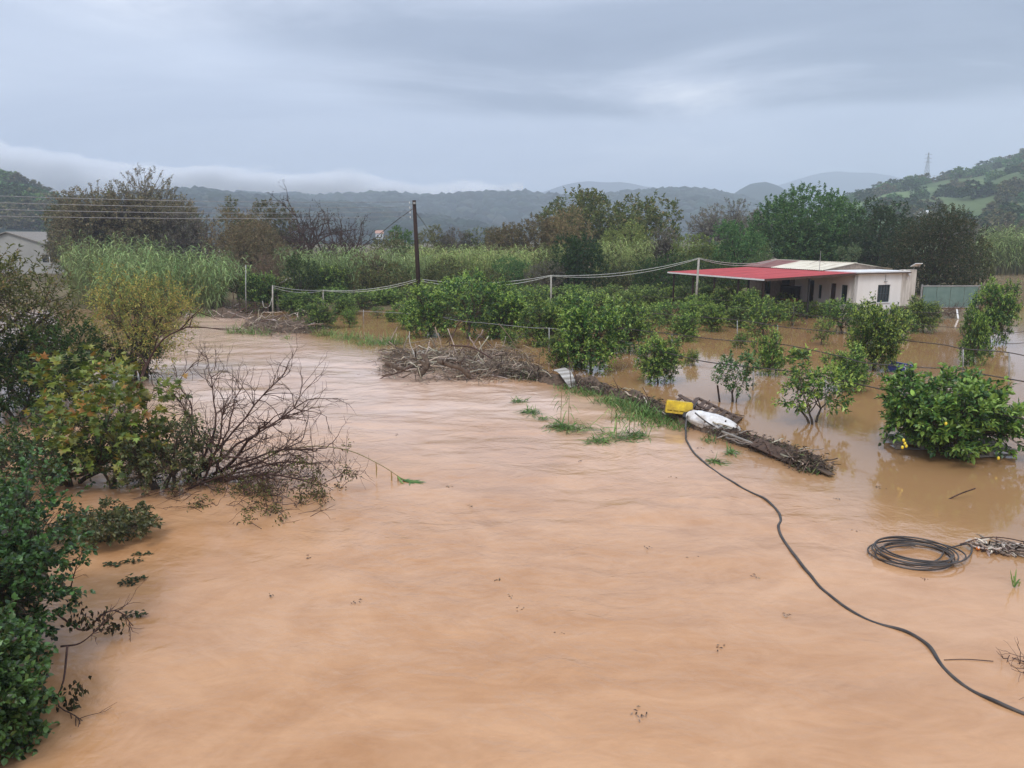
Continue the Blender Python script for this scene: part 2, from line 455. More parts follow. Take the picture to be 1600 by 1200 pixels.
# ------------------------------------------------------------------ setting: ground, water, hills
def gz(x, y):
    x = np.asarray(x, float); y = np.asarray(y, float)
    shore = np.where(x < -3, 52.0, np.where(x < 25, 62.0, 54.0))
    shore = 52.0 + 10 * smooth01((x + 6) / 10) - 7 * smooth01((x - 23) / 6)
    z = -0.55 + 0.85 * smooth01((y - shore + 5) / 10)
    z = np.maximum(z, -0.55 + 0.95 * smooth01((-x - 34) / 14))
    z = np.maximum(z, -0.55 + 0.95 * smooth01((x - 60) / 14))
    z = z + 0.12 * (fbm(x * .3, y * .3, 3) - .5)
    return z
def grid_mesh(xs, ys, zf):
    X, Y = np.meshgrid(xs, ys)
    Z = zf(X, Y)
    nx, ny = len(xs), len(ys)
    i = np.arange(nx * ny).reshape(ny, nx)
    f = np.stack([i[:-1, :-1], i[:-1, 1:], i[1:, 1:], i[1:, :-1]], -1).reshape(-1, 4)
    return np.stack([X, Y, Z], -1).reshape(-1, 3), f
xs = np.concatenate([-np.geomspace(4800, 100, 14), np.linspace(-90, 90, 121), np.geomspace(100, 4800, 14)])
ys = np.concatenate([[-66], np.linspace(-30, 130, 107), np.geomspace(140, 4300, 14)])
mb = MB(); mb.add(*grid_mesh(xs, ys, gz))
tag(mb.build('ground', M['ground'], smooth=True), kind='structure')

# line of debris that divides the fast river from the still water in the orchard
BANK = np.array([G(*p)[:2] for p in ((330, 470), (520, 535), (640, 560), (760, 578), (880, 600), (1010, 640), (1150, 690), (1320, 760), (1560, 850), (1900, 990))])
def flow_at(x, y):
    best = np.full(np.shape(x), 1e9); sgn = np.zeros(np.shape(x))
    for a, b in zip(BANK[:-1], BANK[1:]):
        d = b - a; L2 = d @ d
        t = np.clip(((x - a[0]) * d[0] + (y - a[1]) * d[1]) / L2, 0, 1)
        qx, qy = x - a[0] - t * d[0], y - a[1] - t * d[1]
        dist = np.hypot(qx, qy)
        cr_ = d[0] * qy - d[1] * qx
        upd = dist < best
        best = np.where(upd, dist, best); sgn = np.where(upd, np.sign(cr_), sgn)
    s = -sgn * best                       # positive on the river side
    wob = 1.4 * (fbm(x * .35, y * .35, 3) - .5)
    return smooth01((s + wob + 1.0) / 3.4)
def left_calm(x, y):
    # slack water behind the left bank's bushes
    return smooth01((-x - 6.0 - 0.28 * y) / 2.5)
xs = np.concatenate([np.linspace(-60, -16, 60), np.linspace(-15.8, 26, 240), np.linspace(26.3, 80, 60)])
ys = np.concatenate([np.linspace(-25, 3, 10), np.linspace(3.2, 30, 240), np.linspace(30.3, 80, 130)])
X, Y = np.meshgrid(xs, ys)
FL = flow_at(X, Y) * (1 - .8 * left_calm(X, Y))
def water_z(x, y):
    fl = flow_at(x, y) * (1 - .8 * left_calm(x, y))
    a = fbm(x * .55 + .35 * y, y * .9 - .1 * x, 3) - .5
    b = fbm(x * 1.6 - 9, y * 2.9 + 4, 2) - .5
    return fl * (0.10 * a + 0.025 * b) * smooth01((y + 4) / 22)
def wz(X, Y):
    a = fbm(X * .55 + .35 * Y, Y * .9 - .1 * X, 3) - .5
    b = fbm(X * 1.6 - 9, Y * 2.9 + 4, 2) - .5
    return FL * (0.10 * a + 0.025 * b) * smooth01((Y + 4) / 22)
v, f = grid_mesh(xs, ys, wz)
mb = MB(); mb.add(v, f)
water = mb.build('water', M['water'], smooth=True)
at = water.data.attributes.new('flow', 'FLOAT', 'POINT')
at.data.foreach_set('value', FL.ravel().astype(np.float32))
# sky reflection on the far reach, painted in as a paler base colour
at = water.data.attributes.new('sky_sheen', 'FLOAT', 'POINT')
SHEEN = FL * (.04 + .96 * smooth01((Y - 11) / 16)) * np.clip(.55 + .9 * (fbm(X * .22 + 3, Y * .5, 4) - .5), 0, 1)
at.data.foreach_set('value', SHEEN.ravel().astype(np.float32))
tag(water, kind='structure')

HILLS = {}
def hill(name, pts, d, front, mat, amp=.03, step=14, rows=26, seed=0, lump=0.0, lo=-500, hi=2100):
    px = np.arange(lo, hi + 1, step, dtype=float)
    kx = np.array([p[0] for p in pts], float); ky = np.array([p[1] for p in pts], float)
    py = np.interp(px, kx, ky)
    py = py + (fbm(px / 46.0 + seed * 3.7, px * 0 + seed, 4) - .5) * 7 * np.clip((372 - py) / 30, 0, 1)
    rr = np.array([ray(a, b) for a, b in zip(px, py)])
    tx = rr[:, 0] / rr[:, 1]; tz = rr[:, 2] / rr[:, 1]
    zr = HC + tz * d
    S = np.concatenate([np.linspace(0, 1, rows), np.linspace(1.06, 1.5, 6)])
    V = []
    for s in S:
        dep = front + (d - front) * s
        x = tx * dep
        prof = smooth01(s / 1.0) if s <= 1 else 1 - smooth01((s - 1) / .5)
        prof = prof * .55 + (s if s <= 1 else max(0, 1 - (s - 1) / .5)) * .45
        nz = fbm(x / (d * .06) + seed, np.full_like(x, dep / (d * .06)), 4) - .5
        z = -1 + (zr + 1) * prof + nz * amp * d * (1 - abs(2 * min(s, 1) - 1) ** 2) * np.clip(zr / (0.02 * d), 0.1, 1)
        if lump: z = z + lump * (fbm(x / 9.0, np.full_like(x, dep / 9.0), 2) - .3) * (0.3 + .7 * (s <= 1))
        V.append(np.stack([x, np.full_like(x, dep), z], -1))
    V = np.array(V); ny, nx = V.shape[:2]
    i = np.arange(nx * ny).reshape(ny, nx)
    f = np.stack([i[:-1, :-1], i[:-1, 1:], i[1:, 1:], i[1:, :-1]], -1).reshape(-1, 4)
    mb = MB(); mb.add(V.reshape(-1, 3), f)
    o = mb.build(name, mat, smooth=True); tag(o, kind='structure')
    HILLS[name + str(seed)] = V
    return V
HR = hill('hill', [(-500, 372), (1180, 372), (1260, 340), (1320, 318), (1380, 301), (1450, 288), (1520, 273), (1600, 247), (1700, 225), (1900, 205), (2100, 200)], 620, 170, M['hillright'], .02, 10, 40, 1, lo=1100)
HL = hill('hill', [(-500, 262), (-100, 285), (0, 299), (20, 304), (45, 317), (70, 330), (100, 345), (180, 366), (2100, 372)], 380, 200, M['hillfar'], .02, 10, 24, 2, lump=3, hi=260)
HM = hill('hill', [(-500, 330), (60, 328), (110, 321), (180, 316), (250, 312), (300, 310), (350, 313), (400, 318), (480, 324), (560, 333), (680, 350), (800, 372)], 950, 420, M['hillfar'], .02, 8, 26, 3, lump=6, hi=820)
HB = hill('hill', [(-500, 320), (200, 318), (420, 314), (480, 317), (540, 315), (590, 313), (640, 317), (700, 319), (760, 314), (800, 312), (850, 316), (910, 322), (1000, 335), (1100, 360), (1200, 372)], 1330, 750, M['hillfar'], .02, 8, 26, 4, lump=7, hi=1300)
HC_ = hill('hill', [(700, 372), (880, 335), (960, 310), (1010, 306), (1060, 306), (1110, 309), (1160, 316), (1200, 328), (1250, 345), (1330, 372)], 1300, 700, M['hillfar'], .02, 8, 26, 5, lump=6, lo=700, hi=1400)
hill('mountain', [(540, 372), (640, 320), (700, 303), (745, 293), (790, 294), (830, 301), (870, 312), (930, 330), (1050, 372)], 2100, 1500, M['hillfar'], .02, 8, 20, 6, lo=520, hi=1080)
hill('mountain', [(960, 372), (1080, 335), (1130, 311), (1155, 295), (1175, 287), (1195, 285), (1218, 291), (1240, 304), (1290, 330), (1400, 372)], 1550, 1100, M['hillfar'], .02, 8, 20, 7, lo=940, hi=1420)
hill('mountain', [(700, 372), (800, 318), (850, 299), (885, 287), (925, 282), (965, 284), (1010, 291), (1070, 300), (1150, 312), (1300, 340), (1500, 372)], 2800, 2100, M['hillfar'], .02, 8, 20, 8, lo=680, hi=1500)
hill('mountain', [(1000, 372), (1130, 315), (1220, 288), (1270, 272), (1310, 266), (1370, 270), (1440, 280), (1600, 300), (1900, 330), (2200, 372)], 3300, 2500, M['hillfar'], .02, 8, 20, 9, lo=1000, hi=2200)

# ------------------------------------------------------------------ trees
def pick_cols(rng, N, cols, var=.18):
    w_ = np.array([c[3] for c in cols], float); w_ /= w_.sum()
    k = rng.choice(len(cols), N, p=w_)
    c = np.array([c[:3] for c in cols])[k]
    return np.clip(c * np.exp(rng.normal(0, var, (N, 1))) * np.exp(rng.normal(0, .05, (N, 3))), 0, 1)
def tree_geo(seed, H, W, base=.2, lobes=12, shoots=18, lv=12, L=.1, Wd=.05, slen=.35, cols=((.05, .12, .02, 1),), flush=None,
             tr=.07, kind='diamond', fork=.5, spread=.72, lob_r=.42, upb=.35, twigs=True, stems=1, ztop=.0, droop=0.0, under=-.5):
    rng = np.random.RandomState(seed)
    rx, rz = W / 2, H * (1 - base) / 2
    cz = H * base + rz
    kk = (np.arange(lobes) + .5) / lobes
    uz = .90 - 1.76 * kk; ua = kk * lobes * 2.39996 + rng.rand() * 6.28
    ur = np.sqrt(np.maximum(0, 1 - uz ** 2)); ur = ur ** .7; ur = np.where(uz < 0, np.maximum(ur, .86), ur)
    u = np.stack([ur * np.cos(ua), ur * np.sin(ua), uz], 1) + rng.normal(0, .15, (lobes, 3))
    rad = spread * rng.uniform(.80, 1.08, lobes); inner = rng.rand(lobes) < .2; rad[inner] *= .45
    lc = u * rad[:, None] * np.array([rx, rx, rz]) + np.array([0, 0, cz])
    lr = lob_r * (0.7 + .6 * rng.rand(lobes)) * min(rx, rz * 1.2)
    # shoots
    ns = lobes * shoots
    li = np.repeat(np.arange(lobes), shoots)
    sd_ = rng.normal(size=(ns, 3)); sd_ = nrm(sd_)
    sd_ = nrm(sd_ + .35 * nrm(lc[li] - np.array([0, 0, cz])) + np.array([0, 0, upb * .5]))
    rr = lr[li] * (.35 + .65 * rng.rand(ns) ** .5)
    sb = lc[li] + sd_ * rr[:, None] * np.array([1, 1, .85])
    sdir = nrm(sd_ + np.array([0, 0, upb]) + rng.normal(0, .3, (ns, 3)) - np.array([0, 0, droop]))
    sl = slen * (.6 + .8 * rng.rand(ns))
    st = sb + sdir * sl[:, None]
    # fit the outline to the wanted size
    lo, hi = np.percentile(st, 1.5, axis=0), np.percentile(st, 98.5, axis=0)
    sxy = W / max(hi[0] - lo[0], hi[1] - lo[1]) ; zt = (H * (1 - base)) / (hi[2] - lo[2])
    def fit(p):
        q = p.copy(); q[:, :2] = (q[:, :2] - (lo + hi)[:2] / 2) * sxy; q[:, 2] = (q[:, 2] - lo[2]) * zt + H * base; return q
    sb, st, lc = fit(sb), fit(st), fit(lc)
    # wood
    wood = MB()
    forkz = H * base * fork + .02
    tops = []
    for s in range(stems):
        o = rng.normal(0, tr * 2.2, 2) * (stems > 1)
        tip = np.array([o[0] * 2 + rng.normal(0, W * .03), o[1] * 2 + rng.normal(0, W * .03), forkz + H * .12])
        P = curve([[o[0], o[1], under], [o[0] + rng.normal(0, tr * .4), o[1], forkz * .4], tip], 7)
        tubes(wood, P, np.linspace(tr * 1.25, tr * .75, 7), 7)
        tops.append(tip)
    tops = np.array(tops)
    t0 = tops[rng.randint(0, stems, lobes)]
    ctrl = t0 * .55 + lc * .45; ctrl[:, 2] += (lc[:, 2] - t0[:, 2]) * .12; ctrl[:, :2] += rng.normal(0, W * .03, (lobes, 2))
    ts = np.linspace(0, 1, 6)[None, :, None]
    Pb = (1 - ts) ** 2 * t0[:, None] + 2 * ts * (1 - ts) * ctrl[:, None] + ts ** 2 * lc[:, None]
    Pb[:, 1:-1] += rng.normal(0, W * .008, (lobes, 4, 3))
    tubes(wood, Pb, np.linspace(tr * .55, tr * .16, 6), 5)
    if twigs:
        k = rng.randint(3, 6, ns)
        a = Pb[li, k]
        ts4 = np.linspace(0, 1, 4)[None, :, None]
        md = (a + sb) / 2 + rng.normal(0, .03 * W * .3, (ns, 3))
        Pt = (1 - ts4) ** 2 * a[:, None] + 2 * ts4 * (1 - ts4) * md[:, None] + ts4 ** 2 * st[:, None]
        tubes(wood, Pt, np.array([tr * .13, tr * .1, tr * .07, tr * .03]), 3)
    # leaves
    N = ns * lv
    si = np.repeat(np.arange(ns), lv)
    s = np.tile(np.linspace(.12, 1.0, lv), ns) + rng.normal(0, .05, N)
    pos = sb[si] + (st - sb)[si] * s[:, None]
    ang = np.tile(np.arange(lv) * 2.4, ns) + np.repeat(rng.rand(ns) * 6.28, lv)
    ax0 = nrm((st - sb))[si]
    ref = nrm(rng.normal(size=(ns, 3)))[si]
    n1_ = nrm(np.cross(ax0, ref)); n2_ = np.cross(ax0, n1_)
    out = np.cos(ang)[:, None] * n1_ + np.sin(ang)[:, None] * n2_
    ax = nrm(out + ax0 * (.25 + .9 * np.clip(s, 0, 1))[:, None] + rng.normal(0, .25, (N, 3)) - np.array([0, 0, droop]))
    up = nrm(np.array([0, 0, 1.0]) + rng.normal(0, .45, (N, 3)))
    c = pick_cols(rng, N, cols)
    if flush is not None:
        lobef = rng.rand(lobes)[li][si]
        k = (s > .55) & (rng.rand(N) < .3 + .55 * lobef)
        c[k] = np.clip(np.array(flush) * np.exp(rng.normal(0, .2, (k.sum(), 1))), 0, 1)
    crown = MB()
    sz = .55 + .85 * rng.rand(N) ** .8
    leaves(crown, pos, ax, up, L * sz, Wd * sz * (.85 + .3 * rng.rand(N)), c, kind)
    return wood, crown

def make_tree(name, label, cat, loc, geo, mleaf='leaf', mwood='bark', group=None, rz=0.0, crown='crown'):
    t = thing(name, label, cat, loc, rz, group)
    geo[0].build('trunk', M[mwood], t)
    geo[1].build(crown, M[mleaf], t)
    return t

CIT = ((0.026, 0.076, 0.014, 3), (0.051, 0.128, 0.022, 4), (0.088, 0.185, 0.031, 3), (0.128, 0.23, 0.043, 1.2))
FLUSH = (.29, .40, .075)
# citrus prototypes, 2.5 m tall and 2.5 m wide, later scaled
def citrus(seed, dense=1.0, base=.12, L=.115, lobes=14, tr=.06, flush=FLUSH, slen=.42):
    return tree_geo(seed, 2.5, 2.5, base, lobes, int(24 * dense), 13, L, .06, slen, CIT, flush, tr, 'diamond', .6, .75, .40, .45, ztop=.1)
PROTO = []
for sd_, dn, bs, lb in ((11, 1.3, .02, 18), (12, 1.3, .03, 17), (13, 1.2, .02, 15), (14, .9, .05, 12), (15, .6, .12, 10), (16, 1.4, .01, 20)):
    g = citrus(sd_, dn, bs, lobes=lb)
    wm, cm = g[0].mesh('trunk'), g[1].mesh('crown')
    wm.materials.append(M['bark']); cm.materials.append(M['leaf'])
    PROTO.append((wm, cm))

rngT = np.random.RandomState(5)
def citrus_at(px, by, wpx, ty, label, group=None, proto=None, name='citrus_tree', zb=-.45, cat='tree'):
    """base pixel row is where the water meets the tree"""
    p = G(px, by, 0.0)
    yd = p[1]
    top = D(px, ty, yd)[2]
    wid = wpx / F * (yd * CP + (HC - top / 2) * SP)
    k = rngT.randint(0, len(PROTO)) if proto is None else proto
    t = thing(name, label, cat, (p[0], p[1] + wid * .12, 0), rngT.rand() * 6.28, group)
    for nm, me in (('trunk', PROTO[k][0]), ('crown', PROTO[k][1])):
        o = bpy.data.objects.new(nm, me); col.objects.link(o); o.parent = t
    t.scale = (wid / 2.5 * .92, wid / 2.5 * .92, top / 2.5 * .97)
    return t

ROWL = 'bushy green citrus tree packed in the flooded orchard between pole and house'
GRP = 'citrus trees standing in the flooded orchard'
FARL = 'small green citrus bush in the back of the flooded orchard, before the reed beds'
GRPF = 'citrus bushes at the back of the orchard'
special = [
    (925, 582, 118, 466, 'full citrus tree with two trunks just behind the driftwood bank, beside the striped sheet', 1),
    (876, 574, 55, 520, 'low citrus bush touching the two-trunked citrus tree, beside the driftwood', 2),
    (1030, 600, 78, 525, 'rounded citrus bush close behind the grassy part of the debris bank', 0),
    (798, 545, 34, 512, 'small pale sapling behind the driftwood pile', 3),
    (1068, 533, 58, 488, 'citrus bush with pale straw caught at its foot, beside a grey stake', 2),
    (1082, 572, 28, 546, 'little half-drowned citrus sapling behind the rounded citrus bush', 3),
    (1203, 588, 52, 518, 'narrow upright citrus bush with a long leader shoot, behind the black overhead pipe', 2),
    (1158, 545, 32, 518, 'small round sapling in open floodwater before the house', 3),
    (1252, 560, 29, 545, 'tuft of citrus leaves barely above the floodwater', 5),
    (1285, 540, 48, 496, 'pale green vase-shaped young citrus tree in open water before the house doors', 4),
    (1370, 580, 92, 472, 'tall dark citrus tree in front of the white wall, beside the blue tub', 5),
    (1327, 614, 74, 543, 'leaning citrus bush with a branch reaching sideways, under the black overhead pipe', 2),
    (1525, 572, 50, 480, 'leafy column of citrus in front of the taller yellow-topped citrus', 1),
    (1552, 540, 74, 436, 'tall citrus tree with yellowing top in front of the green gate', 0),
    (1113, 518, 48, 474, 'bright green rounded citrus bush before the tall timber post of the porch', 0),
]
for px, by, wp, ty, lb, pr in special:
    citrus_at(px, by, wp, ty, lb, None, pr)
ROWNAMES = {(730, 532): 'largest citrus of the dense clump beside the utility pole', (672, 527): 'citrus standing closest to the foot of the utility pole',
            (795, 528): 'citrus rising right behind the small pale sapling by the driftwood pile', (985, 552): 'citrus between the two-trunked citrus and the rounded bush',
            (1195, 526): 'citrus behind the narrow upright bush, before the porch corner', (1318, 522): 'dark citrus in front of the house doors',
            (1410, 532): 'citrus beside the tall dark citrus, before the pallet stack', (1446, 520): 'citrus before the house corner, beside the brush heap'}
rows = [  # px, base, width, top
    (730, 532, 112, 428), (672, 527, 82, 446), (795, 528, 86, 450), (850, 540, 72, 470), (985, 552, 88, 468), (765, 512, 90, 440),
    (880, 522, 76, 462), (1010, 522, 60, 478), (945, 515, 70, 455), (660, 500, 66, 440), (830, 505, 76, 446), (715, 498, 74, 425),
    (1050, 512, 56, 470), (1195, 526, 66, 462), (1240, 510, 46, 468), (1318, 522, 64, 466), (1410, 532, 56, 478), (1446, 520, 50, 466),
    (1165, 502, 50, 452), (1128, 494, 54, 448), (1090, 498, 44, 460), (640, 515, 50, 468), (905, 500, 60, 455), (980, 500, 56, 458), (1430, 505, 40, 470), (1340, 505, 40, 472),
]
for px, by, wp, ty in rows: citrus_at(px, by, wp * 1.08, ty - 1, ROWNAMES.get((px, by), ROWL), None if (px, by) in ROWNAMES else GRP)
back = [(560, 484, 66, 452), (468, 492, 64, 456), (605, 480, 56, 450), (520, 478, 56, 448), (640, 478, 50, 448), (590, 498, 26, 479), (612, 503, 24, 484),
        (700, 478, 56, 446), (760, 480, 60, 448), (815, 482, 60, 450), (870, 480, 60, 448), (925, 482, 56, 448), (975, 484, 52, 452), (1025, 482, 54, 448),
        (1075, 480, 50, 446), (1110, 476, 46, 442), (1220, 490, 46, 458), (1180, 486, 42, 452), (450, 478, 50, 448), (1290, 498, 40, 470), (1262, 496, 36, 470)]
back += [(580, 476, 52, 448), (672, 474, 50, 444), (730, 472, 54, 442), (788, 474, 54, 444), (842, 474, 54, 444), (898, 474, 52, 444), (950, 474, 52, 444), (1000, 476, 50, 446), (1052, 474, 48, 444), (1142, 484, 42, 452), (540, 492, 46, 462), (700, 512, 40, 478), (900, 512, 50, 468), (1032, 506, 46, 470), (1082, 506, 44, 470), (1150, 512, 40, 478), (1222, 500, 38, 470)]
for px, by, wp, ty in back: citrus_at(px, by, wp, ty, FARL, GRPF)
citrus_at(500, 514, 62, 470, 'pale shrubby bush among reeds at the far river edge beside thin white posts', None, 2, 'shrub', cat='shrub')
citrus_at(545, 512, 30, 480, 'thin leaning shrub at the water edge between two grey stakes', None, 3, 'shrub', cat='shrub')
citrus_at(512, 474, 76, 414, 'dark glossy round orange tree behind the white rope line', None, 5)
citrus_at(405, 488, 66, 424, 'dark green tree over the vine-draped shed on the far bank', None, 5)
citrus_at(440, 484, 40, 440, 'leafy tree beside the vine-draped shed, behind the end rope post', None, 0)

# young citrus with visible trunk, and the sparse sapling
g = tree_geo(31, 2.0, 2.1, .14, 10, 12, 12, .12, .06, .42, CIT, FLUSH, .035, 'diamond', .2, .80, .32, .3, stems=3)
p = G(1272, 662)
make_tree('citrus_tree', 'young citrus tree with bare lower stem and open branches, behind the debris bank', 'tree', (p[0], p[1], 0), g)
g = tree_geo(32, 1.55, 1.5, .18, 9, 11, 11, .10, .05, .3, CIT, (.16, .25, .09), .022, 'diamond', .2, .82, .34, .35, stems=4)
p = G(1146, 628)
make_tree('citrus_tree', 'sparse young citrus tree with thin stems beside a dark leaning stake', 'tree', (p[0], p[1], 0), g)
# big near tree
p = G(1500, 716)
g = tree_geo(33, 1.88, 2.95, .02, 30, 24, 14, .125, .066, .42, CIT, (.21, .33, .06), .08, 'oval', .5, .80, .30, .4, stems=3, ztop=.15)
big = make_tree('citrus_tree', 'broad bushy lemon tree spreading low over the water above a pale pallet', 'tree', (p[0], p[1] + .6, 0), g)
rl = np.random.RandomState(3)
for (px, py) in ((1412, 688), (1414, 693), (1410, 699), (1416, 697), (1560, 716), (1478, 662)):
    q = D(px, py, p[1] - .75) - np.array([p[0], p[1] + .6, 0])
    a = np.linspace(0, np.pi, 7); P = np.stack([0 * a, 0 * a, np.cos(a)], 1) * .04 + q
    mb = MB(); tubes(mb, P, np.sin(a) * .028 + .002, 8)
    mb.build('lemon', M['lemon'], big, True)

# ------------------------------------------------------------------ left bank plants
DK = ((0.023, 0.055, 0.016, 3), (0.046, 0.091, 0.023, 3), (0.078, 0.13, 0.033, 2), (0.13, 0.169, 0.052, 0.7))
OLV = ((0.067, 0.089, 0.03, 3), (0.119, 0.141, 0.047, 3), (0.186, 0.194, 0.067, 2), (0.238, 0.178, 0.075, 0.6))
GOLD = ((.36, .27, .085, 3), (.42, .35, .11, 3), (.26, .28, .08, 3), (.19, .23, .07, 2), (.44, .27, .10, 1))
IVY = ((.022, .052, .012, 4), (.042, .090, .018, 4), (.070, .130, .028, 2.5), (.11, .165, .035, .8), (.15, .11, .03, .25), (.07, .05, .03, .3))
def bush(name, label, seed, loc, H, W, cols, lobes, shoots, lv, L, Wd, slen, kind='diamond', mleaf='leaf', base=.03, tr=.05, flush=None, group=None, depth=None, **kw):
    g = tree_geo(seed, H, W, base, lobes, shoots, lv, L, Wd, slen, cols, flush, tr, kind, .5, kw.pop('spread', .82), kw.pop('lob_r', .36), kw.pop('upb', .3), stems=kw.pop('stems', 4), under=-.4, **kw)
    t = make_tree(name, label, 'bush' if 'tree' not in name else 'tree', loc, g, mleaf, 'bark', group)
    if depth: t.scale = (1, depth, 1)
    return t
bush('willow_tree', 'dark olive riverside tree with tangled boughs over dense undergrowth', 41, (-15.6, 21.5, 0), 5.3, 6.4, OLV, 26, 34, 11, .15, .05, .5, mleaf='farleaf', base=.16, tr=.11)
bush('bush', 'dark shadowy bush under the olive riverside tree', 42, (-14.0, 21.0, 0), 2.6, 4.6, DK, 18, 30, 10, .13, .06, .35, mleaf='farleaf')
bush('bush', 'dark green thicket between the olive tree and the golden bush', 47, (-15.3, 25.0, 0), 2.2, 3.8, DK, 14, 24, 10, .13, .06, .35, mleaf='farleaf')
p = G(203, 602)
bush('bush', 'golden brown feathery bush at the river edge with a bare arching branch', 43, (p[0], p[1] + 1.2, 0), 3.75, 4.0, GOLD, 26, 30, 10, .11, .034, .5, mleaf='farleaf', base=.16, tr=.05, spread=.85, lob_r=.38, stems=6)
bush('bush', 'green lower bush at the foot of the golden bush', 48, (p[0] - .3, p[1] + .7, 0), 1.9, 2.6, DK, 12, 24, 10, .09, .04, .3, mleaf='farleaf', stems=5)
PLANE = ((0.143, 0.204, 0.033, 3), (0.22, 0.264, 0.044, 3), (0.308, 0.275, 0.044, 1.6), (0.363, 0.187, 0.039, 0.8), (0.088, 0.143, 0.028, 2))
p = G(168, 775)
bush('plane_sapling', 'plane tree sapling with lobed yellow-green leaves turning orange', 44, (p[0] - .2, p[1] + .5, 0), 2.75, 2.7, PLANE, 18, 10, 11, .125, .125, .42, kind='palm', base=.12, tr=.03, lob_r=.30, spread=.86, stems=3)
p = G(110, 790)
bush('bush', 'dark green leafy mound below the plane sapling', 45, (p[0] - .7, p[1] + 1.2, 0), 1.45, 4.0, IVY, 26, 26, 10, .085, .055, .26, lob_r=.55, depth=.62)
bush('bush', 'tangled bramble thicket between leafy mound and dead branches', 49, (p[0] + 1.35, p[1] + .95, 0), 1.5, 1.9, OLV, 14, 24, 10, .075, .045, .25, lob_r=.5)
p = G(152, 858)
bush('bramble_patch', 'low bramble patch half drowned at the edge of the current', 46, (p[0], p[1] + .3, 0), .55, 1.75, OLV, 18, 20, 9, .07, .05, .18, lob_r=.6, depth=.7, tr=.02)
# ivy bank in the corner
for k, (x, y, h, wd, sd_, lb) in enumerate(((-6.8, 8.5, 2.05, 2.9, 51, 'ivy-clad bush with dark green leaves beside the hanging bare branches, tallest mound'),
                                        (-5.6, 6.75, 1.1, 1.8, 52, 'low ivy mound at the foot of the tallest ivy bush'),
                                        (-6.35, 6.4, 1.7, 2.3, 54, 'thick ivy hump beside the low ivy mound'),
                                        (-8.6, 10.8, 1.6, 2.2, 53, 'paler green bush behind the tallest ivy bush'))):
    bush('ivy_bush', lb, sd_, (x, y, 0), h, wd, IVY if k < 3 else PLANE[:2] + IVY, 38, 58, 12, .058, .047, .2, kind='oval', lob_r=.5, tr=.03, flush=(.10, .20, .05) if k < 3 else (.2, .26, .06))

# recursive dead branches
def branching(rng, base, d0, length, r0, depth, out, bend=.35, up=.0, kids=(2, 4)):
    n = 6
    P = [np.array(base, float)]; d = np.array(d0, float)
    for i in range(n - 1):
        d = nrm(d + rng.normal(0, bend / 2.2, 3) + np.array([0, 0, up])); P.append(P[-1] + d * length / (n - 1))
    P = np.array(P); out.append((P, np.linspace(r0, r0 * .45, n)))
    if depth > 0:
        for k in range(rng.randint(*kids)):
            i = rng.randint(2, n)
            nd = nrm(nrm(P[i] - P[i - 1]) + rng.normal(0, .55, 3))
            branching(rng, P[i], nd, length * rng.uniform(.5, .8), r0 * (.62 - .06 * (i < 4)), depth - 1, out, bend, up, kids)
def branch_mesh(out, mb, sides=5, c=(1, 1, 1)):
    tubes(mb, np.array([o[0] for o in out]), np.array([o[1] for o in out]), sides, c)

rng = np.random.RandomState(61)
base = G(300, 752)
dead = thing('dead_bush', 'uprooted leafless dark shrub sprawling over the river beside the plane sapling', 'bush', (base[0], base[1], 0))
ends = [((480, 625), .4, .016), ((440, 590), .9, .014), ((510, 700), -.2, .015), ((330, 590), .4, .014), ((375, 610), .7, .013), ((290, 640), .2, .012),
        ((500, 760), -.8, .014), ((420, 660), -.6, .018), ((470, 690), .3, .016), ((350, 640), -.5, .014), ((260, 600), .5, .012), ((455, 820), -1.0, .013), ((350, 830), -.9, .012),
        ((300, 815), -.6, .011), ((395, 720), -.9, .016), ((430, 740), -.4, .016), ((515, 720), .1, .012), ((320, 680), .8, .013)]
for (ex, ey), dy, r0 in ends:
    b0 = base + np.array([rng.normal(0.1, .22), rng.normal(0, .25), -.05 + rng.rand() * .15])
    e_ = D(ex, ey, base[1] + dy)
    L_ = np.linalg.norm(e_ - b0)
    mid = (b0 + e_) / 2 + np.array([0, 0, .07 * L_]) + rng.normal(0, .10, 3)
    P = curve([b0, mid, e_], 9)
    P[1:-1] += rng.normal(0, .02, (7, 3))
    out = []
    for k in range(15):
        i = rng.randint(2, 9)
        nd = nrm(nrm(P[min(i, 8)] - P[i - 1]) * .9 + rng.normal(0, .5, 3) + np.array([0, 0, -.05]))
        branching(rng, P[i], nd, L_ * rng.uniform(.14, .30), r0 * .68, 2, out, .4, .02, (2, 4))
    mb = MB(); tubes(mb, P, np.linspace(r0 * 2.1, r0 * .7, 9), 6); branch_mesh(out, mb, 4)
    br = mb.build('branch', M['twig'], dead, True, True)
# finer twigs trailing in the water, with leaf tatters caught on them
lf = MB(); tw = MB()
bc = np.array([G(395, 785), G(330, 790), G(450, 800), G(420, 775), G(475, 765), G(350, 755), G(300, 770)])
out = []
for k in range(120):
    b0 = bc[rng.randint(0, 7)] + np.array([rng.normal(0, .40), rng.normal(0, .35), rng.rand() ** 2 * .45])
    branching(rng, b0, nrm(rng.normal(size=3) * [1, 1, .5] + np.array([.35, -.1, .02])), rng.uniform(.4, .9), .007, 1, out, .5, -.01, (2, 4))
for P_, r_ in out: P_[:, 2] = np.maximum(P_[:, 2], .005)
branch_mesh(out, tw, 3); tw.build('twig_tangle', M['twig'], dead, False, True)['kind'] = 'stuff'
tp = np.concatenate([o[0] for o in out]); cl = tp[rng.randint(0, len(tp), 75)]
N = 2600; pos = cl[rng.randint(0, 75, N)] + rng.normal(0, 1, (N, 3)) * np.array([.085, .085, .055]); pos[:, 2] = np.abs(pos[:, 2])
